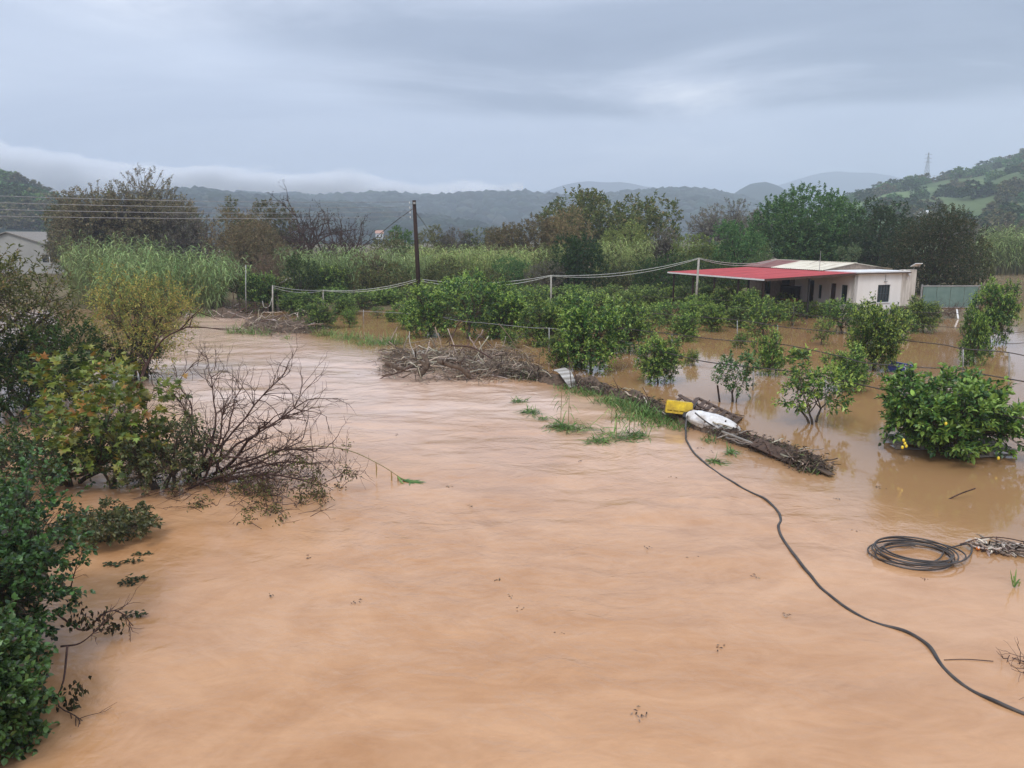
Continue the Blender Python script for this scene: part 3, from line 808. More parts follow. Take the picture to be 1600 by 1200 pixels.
leaves(lf, pos, nrm(rng.normal(size=(N, 3)) - np.array([0, 0, .5])), nrm(rng.normal(size=(N, 3)) + np.array([0, 0, .6])), .05 + .03 * rng.rand(N), .028, pick_cols(rng, N, ((.09, .11, .03, 3), (.15, .15, .045, 2), (.09, .06, .035, 3))))
lf.build('leaf_tatters', M['farleaf'], dead, False, True)['kind'] = 'stuff'

# bare arching branches by themselves
def bare(name, label, pts, r0, seed, n=9, depth=1, mat='twig', lenf=.3):
    rng = np.random.RandomState(seed)
    P = curve(pts, 16); L_ = np.sum(np.linalg.norm(np.diff(P, axis=0), axis=1))
    t = thing(name, label, 'branch', P[0])
    mb = MB(); tubes(mb, P, np.linspace(r0, r0 * .35, 16), 6); mb.build('stem', M[mat], t, True, True)
    for k in range(n):
        i = rng.randint(4, 16); out = []
        branching(rng, P[i], nrm(nrm(P[i] - P[i - 1]) + rng.normal(0, .5, 3) + np.array([0, 0, .1])), L_ * lenf * rng.uniform(.4, 1), r0 * .4, depth, out, .35, 0, (1, 3))
        mb = MB(); branch_mesh(out, mb, 4); mb.build('twig', M[mat], t, True, True)
    return t
y0 = G(240, 735)[1]
bare('bare_branch', 'tall bare forked stem rising between plane sapling and golden bush', [D(236, 712, y0), D(232, 660, y0), D(220, 605, y0), D(229, 570, y0 + .4), D(255, 530, y0 + .5), D(292, 511, y0 + .6)], .04, 71, 8, 1)
bare('bare_branch', 'short broken dark stem standing between plane sapling and uprooted shrub', [D(252, 722, y0 - .1), D(262, 690, y0 - .1), D(278, 660, y0)], .035, 72, 3, 0)
bare('bare_branch', 'thin bare twig with crooked top behind the uprooted shrub', [D(285, 720, y0), D(300, 640, y0), D(280, 600, y0 + .2), D(300, 570, y0 + .2)], .018, 73, 8, 1)
for k, (x, y, sd_) in enumerate(((322, 575, 74), (334, 578, 75), (308, 572, 76))):
    q = G(x, y)
    bare('twig_snag', 'cluster of thin dead twigs sticking out of the current near the golden bush', [q - [0, 0, .1], q + [.1, 0, .3], q + [.25 * (k - 1) + .1, .1, .75]], .016, sd_, 9, 1, lenf=.6)['group'] = 'twig snags in the current'
q = G(115, 985)
bare('bare_branch', 'bare branch with withered leaves reaching from the ivy bush over the water', [D(90, 960, 8.6), D(130, 985, 8.8), D(160, 960, 8.9), D(185, 955, 9.0), D(208, 978, 9.0)], .014, 77, 8, 1)
bare('bare_branch', 'forked dead twig above the lower bare branch of the ivy bush', [D(95, 1010, 8.3), D(125, 1005, 8.3), D(150, 985, 8.3), D(180, 957, 8.4)], .012, 78, 6, 1)
bare('bare_branch', 'long drooping dead twig at the foot of the ivy bush', [D(105, 1010, 8.0), D(100, 1060, 7.7), D(90, 1100, 7.5), D(120, 1120, 7.3), D(126, 1135, 7.2)], .012, 79, 8, 1)
bare('bare_branch', 'upright crooked twig between bramble patch and ivy bush', [D(60, 930, 9.8), D(62, 900, 9.9), D(75, 860, 10), D(66, 830, 10.1), D(85, 800, 10.2)], .014, 80, 7, 1)
bare('bare_branch', 'slim curved twig at the end of the bramble patch', [D(110, 920, 10), D(118, 890, 10), D(130, 858, 10.2)], .01, 81, 5, 1)
# withered leaves hanging on those branches
for k, pts in enumerate((((160, 965, 8.9), (172, 968, 9.0), (185, 975, 9.0)), ((100, 1100, 7.5), (112, 1095, 7.5), (122, 1075, 7.5)), ((135, 960, 8.6), (150, 970, 8.7), (120, 965, 8.6)))):
    mb = MB(); r_ = np.random.RandomState(k)
    for q in pts:
        pos = D(*q) + r_.normal(0, .07, (22, 3))
        leaves(mb, pos, r_.normal(0, .4, (22, 3)) - np.array([0, 0, 1]), r_.normal(size=(22, 3)), .07, .04, pick_cols(r_, 22, ((.05, .04, .02, 2), (.07, .075, .03, 1))))
    tag(mb.build('withered_leaves', M['farleaf']), ['withered leaves on the bare branch reaching from the ivy bush', 'withered leaves on the long drooping twig of the ivy bush', 'green-brown leaf tuft where ivy bush meets the bare branch'][k], 'leaves')
# floating sprigs near the bramble
for k, (x, y) in enumerate(((222, 868), (205, 880), (214, 905), (200, 912), (212, 962), (175, 884))):
    r_ = np.random.RandomState(90 + k); q = G(x, y); mb = MB()
    pos = q + np.stack([np.linspace(-.13, .13, 30), r_.normal(0, .03, 30), np.abs(r_.normal(0, .02, 30)) + .01], 1)
    leaves(mb, pos, r_.normal(size=(30, 3)) * [1, 1, .3], r_.normal(0, .3, (30, 3)) + [0, 0, 1], .065, .045, pick_cols(r_, 30, ((.035, .055, .02, 2), (.06, .06, .03, 1))))
    tag(mb.build('floating_sprig', M['farleaf']), 'dark leafy sprig floating off the edge of the bramble patch', 'sprig', 'floating sprigs by the bramble patch')

# ------------------------------------------------------------------ reeds
def reed_geo(mb, pts, H, rng, lean=(0, 0), lv=12, L=.55, Wd=.045, cols=None, droop=1.0, st_c=(.22, .22, .09), tilt=.12):
    n = len(pts)
    h = H * (.72 + .4 * rng.rand(n))
    ld = rng.normal(0, tilt, (n, 2)) + np.array(lean)
    ts = np.linspace(0, 1, 5)
    P = pts[:, None, :] + np.stack([ld[:, 0:1] * h[:, None] * ts ** 1.8, ld[:, 1:2] * h[:, None] * ts ** 1.8, h[:, None] * ts * (1 - .12 * np.hypot(ld[:, 0:1], ld[:, 1:2]) * ts)], -1)
    tubes(mb, P, np.array([.014, .013, .011, .008, .004]) * (H / 4 + .3), 3, np.clip(np.array(st_c) * np.exp(rng.normal(0, .2, (n, 1))), 0, 1))
    N = n * lv
    si = np.repeat(np.arange(n), lv)
    s = np.tile(np.linspace(.30, .99, lv), n) + rng.normal(0, .02, N); s = np.clip(s, 0, .999)
    k = np.floor(s * 4).astype(int); fr = (s * 4 - k)[:, None]
    b0 = P[si, k] * (1 - fr) + P[si, k + 1] * fr
    az = rng.rand(N) * 6.28
    hd = nrm(np.stack([np.cos(az), np.sin(az), np.zeros(N)], 1) + np.concatenate([np.array(lean)[None] * 1.2, [[0]]], 1))
    Ls = (L * (.65 + .6 * rng.rand(N)))[:, None, None]
    t4 = np.array([0, .35, .7, 1.0])[None, :, None]
    rise = (.8 - .3 * rng.rand(N))[:, None, None]
    Q = b0[:, None] + hd[:, None] * Ls * t4 * .85 + np.array([0, 0, 1.0]) * Ls * (rise * t4 - droop * 1.15 * t4 ** 2)
    side = nrm(np.cross(hd, np.array([0, 0, 1.0])) + rng.normal(0, .35, (N, 3)))
    ribbons(mb, Q, np.array([.7, 1.0, .65, .06]) * Wd, side, pick_cols(rng, N, cols))
REED = ((0.19, 0.272, 0.091, 3), (0.264, 0.355, 0.123, 3), (0.347, 0.429, 0.165, 2), (0.141, 0.198, 0.066, 2))
REEDY = ((0.295, 0.391, 0.113, 3), (0.383, 0.47, 0.148, 3), (0.227, 0.295, 0.086, 2), (0.434, 0.418, 0.174, 1))
def reed_bed(name, label, seed, px0, px1, d0, d1, n, H, cols, lean=(0, 0), lv=12, L=.55, Wd=.05, edge=.0, tilt=.12, z=None):
    rng = np.random.RandomState(seed)
    dep = d0 + (d1 - d0) * rng.rand(n) ** 1.3
    px = px0 + (px1 - px0) * rng.rand(n)
    x = (px - 800) / F * dep * 1.005
    k = (px - px0) / (px1 - px0)
    hh = 1 - edge * np.abs(2 * k - 1) ** 2.2
    pts = np.stack([x, dep, np.maximum(gz(x, dep), -.05) if z is None else np.full(n, z)], 1)
    mb = MB()
    for q in range(4):
        s = (np.arange(n) % 4) == q
        # height varies in drifts
        reed_geo(mb, pts[s], H * (0.86 + .09 * q), rng, lean, lv, L, Wd, cols, tilt=tilt)
    if edge:
        pass
    o = mb.build(name, M['reed'])
    tag(o, label, 'reeds', kind='stuff')
    return o
reed_bed('reed_bed', 'feathery pale green cane thicket bending over the far bank beside the shed', 101, 165, 352, 49.5, 56, 620, 3.7, REED, (.20, -.12), 14, .75, .055, tilt=.24)
reed_bed('reed_bed', 'cane thicket rising behind the golden bush', 102, 118, 270, 54, 62, 400, 4.2, REED, (-.02, -.05), 12, .7, .055, tilt=.15)
reed_bed('reed_bed', 'grey-green cane clump between the bare trees and the utility pole', 103, 445, 560, 58, 66, 420, 3.3, REED, (.10, -.05), 12, .75, .06, tilt=.2)
reed_bed('reed_bed', 'wind-bent cane clump between the bare trees and the orange-roofed house', 104, 545, 650, 60, 68, 380, 3.3, REED, (.26, -.05), 12, .8, .06, tilt=.2)
reed_bed('reed_bed', 'straight sunny green reed bed between utility pole and small dark round tree', 105, 640, 885, 70, 78, 1500, 3.2, REEDY, (.03, 0), 12, .6, .06, tilt=.06)
reed_bed('reed_bed', 'reed patch behind the dark round tree', 106, 930, 1010, 72, 78, 420, 3.7, REEDY, (.03, 0), 11, .65, .06, tilt=.08)
reed_bed('reed_bed', 'bright reed clump by the yellow-green willow', 107, 1040, 1140, 76, 82, 420, 3.7, REEDY, (0, 0), 11, .65, .06, tilt=.08)
reed_bed('reed_bed', 'tall reed bed behind the brown field beside the hill', 108, 1520, 1720, 92, 106, 1100, 5.0, REED, (-.03, -.03), 12, .95, .09, tilt=.1)
reed_bed('reed_bed', 'dry grass and weeds over the brown field beyond the green gate', 109, 1470, 1700, 56, 92, 2600, .32, ((.30, .19, .10, 3), (.36, .25, .13, 3), (.20, .16, .07, 1)), (0, 0), 4, .22, .03, tilt=.3)

# ------------------------------------------------------------------ background trees
BROWN = ((.17, .135, .075, 3), (.22, .175, .10, 3), (.13, .125, .065, 3), (.27, .22, .12, 1))
MIX = ((0.13, 0.134, 0.057, 3), (0.184, 0.184, 0.076, 3), (0.248, 0.212, 0.104, 2), (0.097, 0.112, 0.047, 2))
OAK = ((0.098, 0.133, 0.039, 3), (0.152, 0.187, 0.052, 3), (0.223, 0.223, 0.071, 2), (0.285, 0.232, 0.089, 0.8))
LIME = ((0.195, 0.244, 0.065, 3), (0.26, 0.309, 0.081, 3), (0.325, 0.325, 0.098, 1.5), (0.146, 0.195, 0.049, 2))
DGRN = ((0.024, 0.056, 0.018, 3), (0.042, 0.089, 0.026, 3), (0.067, 0.127, 0.037, 2))
MGRN = ((0.062, 0.132, 0.041, 3), (0.107, 0.204, 0.062, 3), (0.165, 0.267, 0.081, 2))
GREY = ((0.177, 0.156, 0.125, 3), (0.25, 0.218, 0.166, 2), (0.146, 0.156, 0.083, 2))
def bgtree(name, label, seed, px, d, wpx, topy, cols, lobes=26, shoots=26, lv=9, Lf=.05, base=.14, asp=.5, group=None, spread=.72, lob_r=.46, slen=.05, droop=0.0, mw='bark', tr=.022, upb=.3, stems=1, boty=None, twigs=None):
    c = D(px, topy, d); H = c[2] - .1
    W = wpx / F * d * 1.1
    g = tree_geo(seed, H, W, base, int(lobes * 1.2), int(shoots * 1.9), lv, Lf * (W * H) ** .5 * .72, Lf * (W * H) ** .5 * .72 * asp * 1.2, slen * (W + H) / 2, cols, None, tr * H, 'diamond', .8, spread, lob_r, upb, twigs=(cols in (BROWN, GREY)) if twigs is None else twigs, stems=stems, under=-.6, droop=droop)
    return make_tree(name, label, 'tree', (c[0], d, .05), g, 'farleaf', mw, group, 0)
bgtree('tree', 'broad brown and olive tree with ragged crown crossed by the power lines', 201, 200, 88, 196, 290, BROWN, 42, 46, 10, .028, .04, .42, slen=.05, tr=.03, stems=2)
bgtree('tree', 'dull green tree between the grey barn and the broad brown tree', 202, 112, 92, 76, 320, MIX, 18, 30, 9, .05, .05)
bgtree('tree', 'grey-brown tree between the broad brown tree and the tamarisk', 203, 285, 84, 62, 332, GREY, 16, 26, 8, .045, .05)
bgtree('tree', 'slender olive tree behind the rusty tamarisk', 204, 376, 90, 52, 314, MIX, 14, 24, 9, .05, .1)
bgtree('tamarisk_tree', 'rusty brown rounded tamarisk behind the feathery cane thicket', 205, 390, 68, 104, 332, ((.18, .135, .075, 3), (.23, .175, .095, 3), (.15, .135, .07, 2)), 26, 34, 10, .034, .03, .4, slen=.07, stems=4)
bgtree('shrub', 'reddish bare shrub at the foot of the rusty tamarisk', 206, 425, 60, 74, 392, ((.22, .14, .10, 3), (.17, .12, .08, 3)), 16, 26, 8, .04, .02, .3, stems=5)
bgtree('tree', 'olive tree half hidden behind the bare twiggy tree', 207, 430, 92, 76, 318, MIX, 18, 28, 9, .045, .06)
bgtree('oak_tree', 'tall spreading oak with turning leaves behind the yellow-green willow', 208, 950, 98, 176, 304, OAK, 34, 32, 9, .040, .10, .5, lob_r=.34, spread=.76, slen=.045, tr=.035)
bgtree('tree', 'small ragged oak limb tree half behind the russet tree, beside the oak', 209, 880, 100, 46, 316, OAK, 10, 24, 9, .06, .2)
bgtree('tree', 'russet brown rounded tree between the spreading oak and the olive brown tree', 210, 882, 84, 72, 332, ((.23, .165, .08, 3), (.28, .205, .10, 3), (.20, .175, .075, 2)), 22, 32, 9, .04, .05)
bgtree('tree', 'olive brown low tree behind the reed bed', 211, 812, 84, 96, 343, ((.20, .16, .08, 3), (.24, .19, .095, 3), (.16, .15, .07, 2)), 24, 30, 9, .04, .05)
bgtree('willow_tree', 'dome-shaped yellow-green willow in front of the oak', 212, 978, 80, 78, 350, LIME, 22, 34, 9, .036, .05, .4)
bgtree('round_tree', 'small very dark round tree standing at the edge of the orchard', 213, 906, 62, 70, 370, DGRN, 22, 36, 10, .04, .02, .5, lob_r=.45)
bgtree('tree', 'brown twiggy shrub tree between the oak and the pale yellow-green tree', 214, 1038, 76, 44, 358, GREY, 12, 26, 8, .05, .05)
bgtree('willow_tree', 'pale yellow-green bushy tree beside the dark rounded tree by the house', 215, 1092, 74, 66, 368, LIME, 18, 30, 9, .045, .03)
bgtree('round_tree', 'dark rounded tree behind the red porch roof', 216, 1155, 72, 68, 348, MGRN, 22, 34, 10, .042, .04)
bgtree('tree', 'grey leaf-shedding tree far behind the house', 217, 1140, 125, 112, 320, GREY, 26, 26, 8, .034, .1, .45)
bgtree('tree', 'dull tree beside the largest dense green tree', 218, 1190, 110, 44, 330, GREY, 12, 24, 8, .05, .08)
bgtree('walnut_tree', 'largest dense green tree right behind the house roof', 219, 1268, 76, 146, 301, MGRN, 44, 38, 10, .034, .03, .5, slen=.045, tr=.03)
bgtree('tree', 'dark green ivy-hung tree with ragged top behind the roof gable', 220, 1382, 70, 88, 318, ((.055, .090, .038, 3), (.085, .125, .055, 3), (.13, .14, .07, 1)), 26, 30, 9, .04, .04)
bgtree('tree', 'dark tree with thin brown crown beside the house corner', 221, 1468, 63, 112, 328, ((.040, .060, .024, 3), (.065, .085, .034, 3), (.13, .112, .056, 1.6)), 36, 36, 9, .032, .02, .45)
bgtree('tree', 'olive shrubby tree between the green gate and the tall reed bed', 222, 1515, 66, 58, 372, OLV, 16, 28, 9, .045, .02)
bgtree('shrub', 'silvery pale shrub behind the roof ridge', 223, 1328, 64, 40, 384, ((.13, .18, .08, 3), (.18, .23, .11, 2)), 12, 28, 9, .05, .03)
bgtree('shrub', 'pale green shrub behind the red porch roof', 224, 1196, 64, 40, 384, ((.12, .18, .06, 3), (.16, .22, .08, 2)), 12, 26, 9, .05, .03)
bgtree('tree', 'dark green tree beside the orange-roofed house behind the utility pole', 225, 632, 78, 44, 356, MGRN, 14, 28, 9, .05, .05)
bgtree('shrub', 'olive brown shrub in front of the straight reed bed beside the pole', 245, 690, 66, 70, 404, OLV, 16, 26, 9, .045, .02)
bgtree('shrub', 'round green shrub standing out of the reed bed', 246, 800, 66, 56, 402, MGRN, 14, 26, 9, .045, .02)
bgtree('shrub', 'brown-green rounded shrub among the wind-bent canes', 247, 572, 60, 62, 398, BROWN, 14, 26, 9, .045, .02)
bgtree('shrub', 'dark bushy tree behind the wind-bent cane clump', 248, 610, 74, 60, 366, MIX, 16, 26, 9, .045, .02)
bgtree('shrub', 'olive bush between reed bed and small dark round tree', 249, 862, 68, 50, 384, OLV, 14, 26, 9, .045, .02)
hed = ['grey-green scrub tree behind the reed bed', 'scrub trees behind the reed bed']
for k, (px, wp, ty, sd_) in enumerate(((672, 50, 354, 231), (712, 46, 360, 232), (748, 44, 358, 233), (690, 40, 366, 234), (775, 40, 356, 235))):
    bgtree('scrub_tree', hed[0], sd_, px, 88, wp, ty, (MIX, GREY, OLV)[k % 3], 14, 24, 8, .05, .03, group=hed[1])
bgtree('shrub', 'dark shrub between the cane clumps under the bare tree', 236, 470, 56, 58, 398, DK, 14, 26, 9, .045, .02)
bgtree('shrub', 'brown-green shrub at the foot of the wind-bent cane clump', 237, 600, 58, 80, 412, OLV, 16, 26, 9, .045, .02)
bgtree('shrub', 'dull shrub below the straight reed bed', 238, 740, 60, 96, 420, OLV, 18, 26, 9, .04, .02)
bgtree('shrub', 'green shrub before the dome-shaped willow', 239, 985, 64, 84, 392, OLV, 18, 28, 9, .04, .02)
bgtree('shrub', 'dark scrub under the rope line by the tall timber post', 240, 1042, 60, 86, 398, DK, 18, 28, 9, .04, .02)
bgtree('shrub', 'dark scrub behind the porch posts', 241, 1120, 66, 90, 402, DK, 18, 28, 9, .04, .02)
bgtree('shrub', 'grey tangled scrub by the small dark round tree', 242, 855, 62, 60, 408, GREY, 14, 26, 9, .04, .02)
bgtree('shrub', 'brown bare shrub on the field edge by the reed bed', 243, 1590, 112, 50, 346, GREY, 14, 22, 8, .045, .03)
bgtree('tree', 'hazy dull tree behind the reed bed at the hill foot', 244, 1500, 140, 70, 346, GREY, 16, 22, 8, .045, .03)

def bare_tree(name, label, seed, px, d, wpx, topy, n=9, depth=4):
    rng = np.random.RandomState(seed)
    c = D(px, topy, d); H = c[2]; W = wpx / F * d
    out = []
    for k in range(n):
        a = rng.rand() * 6.28; s = rng.uniform(.15, .55)
        branching(rng, np.array([rng.normal(0, .3), rng.normal(0, .3), -.3]), nrm([math.cos(a) * s * W / H, math.sin(a) * s * W / H, 1]), H * .42, H * .02, depth, out, .22, .02, (2, 4))
    allp = np.concatenate([o[0] for o in out])
    zt = np.percentile(allp[:, 2], 99.5); wx = np.percentile(allp[:, 0], 99) - np.percentile(allp[:, 0], 1); mx = np.median(allp[:, 0])
    out = [((o[0] - [mx, 0, 0]) * np.array([W / wx, W / wx, H / zt]), o[1]) for o in out]
    t = thing(name, label, 'tree', (c[0], d, 0))
    mb = MB(); branch_mesh(out[:1], mb, 6); mb.build('trunk', M['twig'], t, True)
    mb = MB(); branch_mesh(out[1:], mb, 3, (.1, .08, .07)); mb.build('crown', M['twig'], t, True)
    N = 1500; e_ = np.array([o[0][-1] for o in out]); q = e_[rng.randint(0, len(e_), N)] + rng.normal(0, .15, (N, 3))
    mb = MB(); leaves(mb, q, rng.normal(size=(N, 3)), rng.normal(size=(N, 3)), .16, .10, pick_cols(rng, N, ((.07, .055, .045, 2), (.09, .085, .05, 1)))); mb.build('seed_heads', M['farleaf'], t)
    return t
bare_tree('bare_tree', 'leafless grey twiggy tree with the highest tips behind the power lines', 251, 478, 84, 130, 302)
bare_tree('bare_tree', 'leafless thin tree leaning aside, above the grey-green cane clump', 252, 530, 80, 86, 326)
bare_tree('bare_tree', 'dark bare tree between rusty tamarisk and broad brown tree', 253, 328, 82, 40, 346, 5, 3)

# hillside trees, each its own object
HP = []
for sd_, cl in ((301, DGRN), (302, MGRN), (303, MIX)):
    g = tree_geo(sd_, 1, 1.15, .02, 9, 9, 8, .15, .10, .12, cl, None, .03, twigs=False)
    a, b = g[0].mesh('trunk'), g[1].mesh('crown'); a.materials.append(M['bark']); b.materials.append(M['farleaf']); HP.append((a, b))
def hill_point(V, s, k):
    ny = V.shape[0]
    i = min(max(s, 0), 1) * 39 if V is HR else s * (ny - 7)
    i0 = int(i); i1 = min(i0 + 1, ny - 1)
    k0 = int(k); k1 = min(k0 + 1, V.shape[1] - 1)
    return V[i0, k0] * (1 - (i - i0)) + V[i1, k0] * (i - i0)
rng = np.random.RandomState(310)
def scatter(V, n, pxr, srange, hr, label, group, lo, step, ridge=.0):
    for q in range(n):
        px = rng.uniform(*pxr); s = rng.uniform(*srange)
        if rng.rand() < ridge: s = rng.uniform(.95, 1.0)
        p = hill_point(V, s, (px - lo) / step)
        h = rng.uniform(*hr); a, b = HP[rng.randint(0, 3)]
        t = thing('hillside_tree', label, 'tree', p - [0, 0, .4], rng.rand() * 6.28, group)
        for nm, me in (('trunk', a), ('crown', b)):
            o = bpy.data.objects.new(nm, me); col.objects.link(o); o.parent = t
        wv = h * rng.uniform(.9, 1.6); t.scale = (wv, wv, h)
scatter(HR, 170, (1290, 1660), (.12, .99), (3.5, 7.5), 'round dark green tree dotted over the grassy hillside below the pylon', 'trees on the grassy hillside', 1100, 10, .22)
scatter(HL, 75, (-40, 130), (.35, 1.0), (6, 10), 'dark tree of the wooded hill above the grey barn', 'trees on the wooded hill by the barn', -500, 10, .3)
# far woods
def far_wood(name, label, V, n, seed, h, srange, pxi):
    rng = np.random.RandomState(seed)
    ph = (1 + 5 ** .5) / 2
    iv = nrm(np.array([[-1, ph, 0], [1, ph, 0], [-1, -ph, 0], [1, -ph, 0], [0, -1, ph], [0, 1, ph], [0, -1, -ph], [0, 1, -ph], [ph, 0, -1], [ph, 0, 1], [-ph, 0, -1], [-ph, 0, 1]], float))
    fi = np.array([[0, 11, 5], [0, 5, 1], [0, 1, 7], [0, 7, 10], [0, 10, 11], [1, 5, 9], [5, 11, 4], [11, 10, 2], [10, 7, 6], [7, 1, 8], [3, 9, 4], [3, 4, 2], [3, 2, 6], [3, 6, 8], [3, 8, 9], [4, 9, 5], [2, 4, 11], [6, 2, 10], [8, 6, 7], [9, 8, 1]])
    ny, nx = V.shape[:2]
    mb = MB()
    i = (srange[0] + (srange[1] - srange[0]) * rng.rand(n) ** .6) * (ny - 7)
    k = rng.uniform(pxi[0] * nx, pxi[1] * nx - 1, n)
    i0 = i.astype(int); fr = (i - i0)[:, None]; k0 = k.astype(int)
    kf = (k - k0)[:, None]
    A = V[i0, k0] * (1 - kf) + V[i0, np.minimum(k0 + 1, nx - 1)] * kf; B = V[i0 + 1, k0] * (1 - kf) + V[i0 + 1, np.minimum(k0 + 1, nx - 1)] * kf
    P = A * (1 - fr) + B * fr
    hh = h * (.6 + .8 * rng.rand(n))
    vv = iv[None] * (1 + rng.normal(0, .16, (n, 12, 1))) * hh[:, None, None] * np.array([.75, .75, .6]) + P[:, None] + np.array([0, 0, .25]) * hh[:, None, None]
    f = (np.arange(n) * 12)[:, None, None] + fi[None]
    c = np.repeat(pick_cols(rng, n, ((.014, .028, .024, 3), (.026, .044, .034, 3), (.04, .054, .04, 1))), 12, 0)
    mb.add(vv.reshape(-1, 3), f.reshape(-1, 3), c)
    tag(mb.build(name, M['dry'], None, True), label, 'forest', kind='stuff')
far_wood('forest', 'blue-green woods covering the nearer low ridge under the cloud bank', HM, 4200, 401, 9, (.2, 1.0), (.35, 1))
far_wood('forest', 'hazy woods covering the long blue ridge', HB, 4200, 402, 14, (.3, 1.0), (.4, .95))
far_wood('forest', 'hazy tree line on the blue hill behind the oak', HC_, 2600, 403, 11, (.3, 1.0), (.2, .9))

# ------------------------------------------------------------------ house
HROT = R(22)
K = np.array([21.2, 47.9, 0.0])
house = thing('farmhouse', 'low white farmhouse with red metal porch roof and shallow cream gable roof', 'house', K, HROT)
def wall_open(name, mat, parent, fn, length, z0, z1, th, ops):
    """wall panel built round its openings; fn maps (along, out, z) to local xyz"""
    xs = sorted({0.0, length} | {a for o in ops for a in o[:2]}); zs = sorted({z0, z1} | {a for o in ops for a in o[2:4]})
    mb = MB()
    for xa, xb in zip(xs[:-1], xs[1:]):
        for za, zb in zip(zs[:-1], zs[1:]):
            if any(o[0] <= xa and xb <= o[1] and o[2] <= za and zb <= o[3] for o in ops): continue
            q = np.array([fn(x, o, z) for z in (za, zb) for x, o in ((xa, 0), (xb, 0), (xb, th), (xa, th))])
            mb.add(q, BOXF)
    return mb.build(name, M[mat], parent)
# right wall, facing the orchard
fx = lambda x, o, z: (x, o, z)
wall_open('wall', 'plaster', house, fx, 3.9, -.6, 2.72, .25, [(1.95, 3.0, .85, 1.95)])
mb = MB(); box(mb, (3.9, -.003, -.6), (5.15, .25, 2.86)); o = mb.build('wall', M['plasterdirt'], house); o['label'] = 'water-stained corner of the white wall'
# porch facade, facing left (local -x): along = local y
fy = lambda y, o, z: (o, y, z)
wall_open('wall', 'plaster', house, fy, 5.2, -.6, 2.70, .25, [(.55, 1.05, .75, 1.95), (1.5, 2.0, .1, 2.0), (2.7, 3.0, .95, 1.85), (3.4, 3.95, .05, 2.1)])
wall_open('wall', 'block', house, lambda y, o, z: (o, y + 5.2, z), 4.6, -.6, 2.70, .25, [(.5, 1.4, .05, 2.1), (2.4, 3.3, .9, 1.9)])
mb = MB(); box(mb, (5.15 - .25, .25, -.6), (5.15, 9.8, 2.7)); mb.build('wall', M['plaster'], house)
mb = MB(); box(mb, (0, 9.8, -.6), (5.15, 10.05, 2.7)); mb.build('wall', M['block'], house)
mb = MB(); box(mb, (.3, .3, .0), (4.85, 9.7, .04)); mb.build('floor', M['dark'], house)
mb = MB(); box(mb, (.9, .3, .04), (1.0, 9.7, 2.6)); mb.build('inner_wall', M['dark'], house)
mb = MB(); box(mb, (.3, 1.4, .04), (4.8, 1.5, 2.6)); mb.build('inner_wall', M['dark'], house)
def window(parent, fn, x0, x1, z0, z1, nm, nx, nz, glassm='glass', fm='steelgreen', sill=True):
    t = .05
    mb = MB()
    for (a, b, c_, d) in ((x0, x1, z0, z0 + t), (x0, x1, z1 - t, z1), (x0, x0 + t, z0 + t, z1 - t), (x1 - t, x1, z0 + t, z1 - t)):
        q = np.array([fn(x, o, z) for z in (c_, d) for x, o in ((a, .06), (b, .06), (b, .14), (a, .14))]); mb.add(q, BOXF)
    wdw = mb.build('window', M[fm], parent)
    w_ = (x1 - x0 - 2 * t); h_ = z1 - z0 - 2 * t
    for i in range(nx):
        for j in range(nz):
            a, b = x0 + t + w_ * i / nx + .006, x0 + t + w_ * (i + 1) / nx - .006
            c_, d = z0 + t + h_ * j / nz + .006, z0 + t + h_ * (j + 1) / nz - .006
            mb = MB(); q = np.array([fn(x, o, z) for z in (c_, d) for x, o in ((a, .10), (b, .10), (b, .108), (a, .108))]); mb.add(q, BOXF); mb.build('pane', M[glassm], wdw)
    for i in range(1, nx):
        x = x0 + t + w_ * i / nx
        mb = MB(); q = np.array([fn(xx, o, z) for z in (z0 + t, z1 - t) for xx, o in ((x - .016, .07), (x + .016, .07), (x + .016, .13), (x - .016, .13))]); mb.add(q, BOXF); mb.build('mullion', M[fm], wdw)
    for j in range(1, nz):
        z = z0 + t + h_ * j / nz
        mb = MB(); q = np.array([fn(xx, o, zz) for zz in (z - .014, z + .014) for xx, o in ((x0 + t, .072), (x1 - t, .072), (x1 - t, .128), (x0 + t, .128))]); mb.add(q, BOXF); mb.build('glazing_bar', M[fm], wdw)
    if sill:
        mb = MB(); q = np.array([fn(xx, o, z) for z in (z0 - .05, z0 - .002) for xx, o in ((x0 - .06, -.05), (x1 + .06, -.05), (x1 + .06, .058), (x0 - .06, .058))]); mb.add(q, BOXF); mb.build('sill', M['white'], wdw)
    return wdw
window(house, fx, 1.95, 3.0, .85, 1.95, 'w', 4, 2)
window(house, fy, .55, 1.05, .75, 1.95, 'w', 2, 1)
window(house, fy, 2.7, 3.0, .95, 1.85, 'w', 1, 1, sill=False)
window(house, lambda y, o, z: (o, y + 5.2, z), 2.4, 3.3, .9, 1.9, 'w', 2, 1)
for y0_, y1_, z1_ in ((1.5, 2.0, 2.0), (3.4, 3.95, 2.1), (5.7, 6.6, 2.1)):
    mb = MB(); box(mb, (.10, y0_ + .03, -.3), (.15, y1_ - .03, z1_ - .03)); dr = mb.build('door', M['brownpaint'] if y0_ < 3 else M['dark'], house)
    mb = MB(); box(mb, (.06, y0_ + .08, 1.0), (.098, y0_ + .12, 1.1)); mb.build('handle', M['metal'], dr)
# wall lamp over the window and fittings
mb = MB(); box(mb, (2.42, -.12, 2.14), (2.58, -.004, 2.19)); box(mb, (2.49, -.03, 2.19), (2.51, -.004, 2.6)); mb.build('wall_lamp', M['metal'], house)
mb = MB(); box(mb, (4.35, -.1, 2.5), (4.5, -.006, 2.66)); box(mb, (4.3, -.06, 2.3), (4.36, -.006, 2.36)); mb.build('junction_box', M['white'], house)
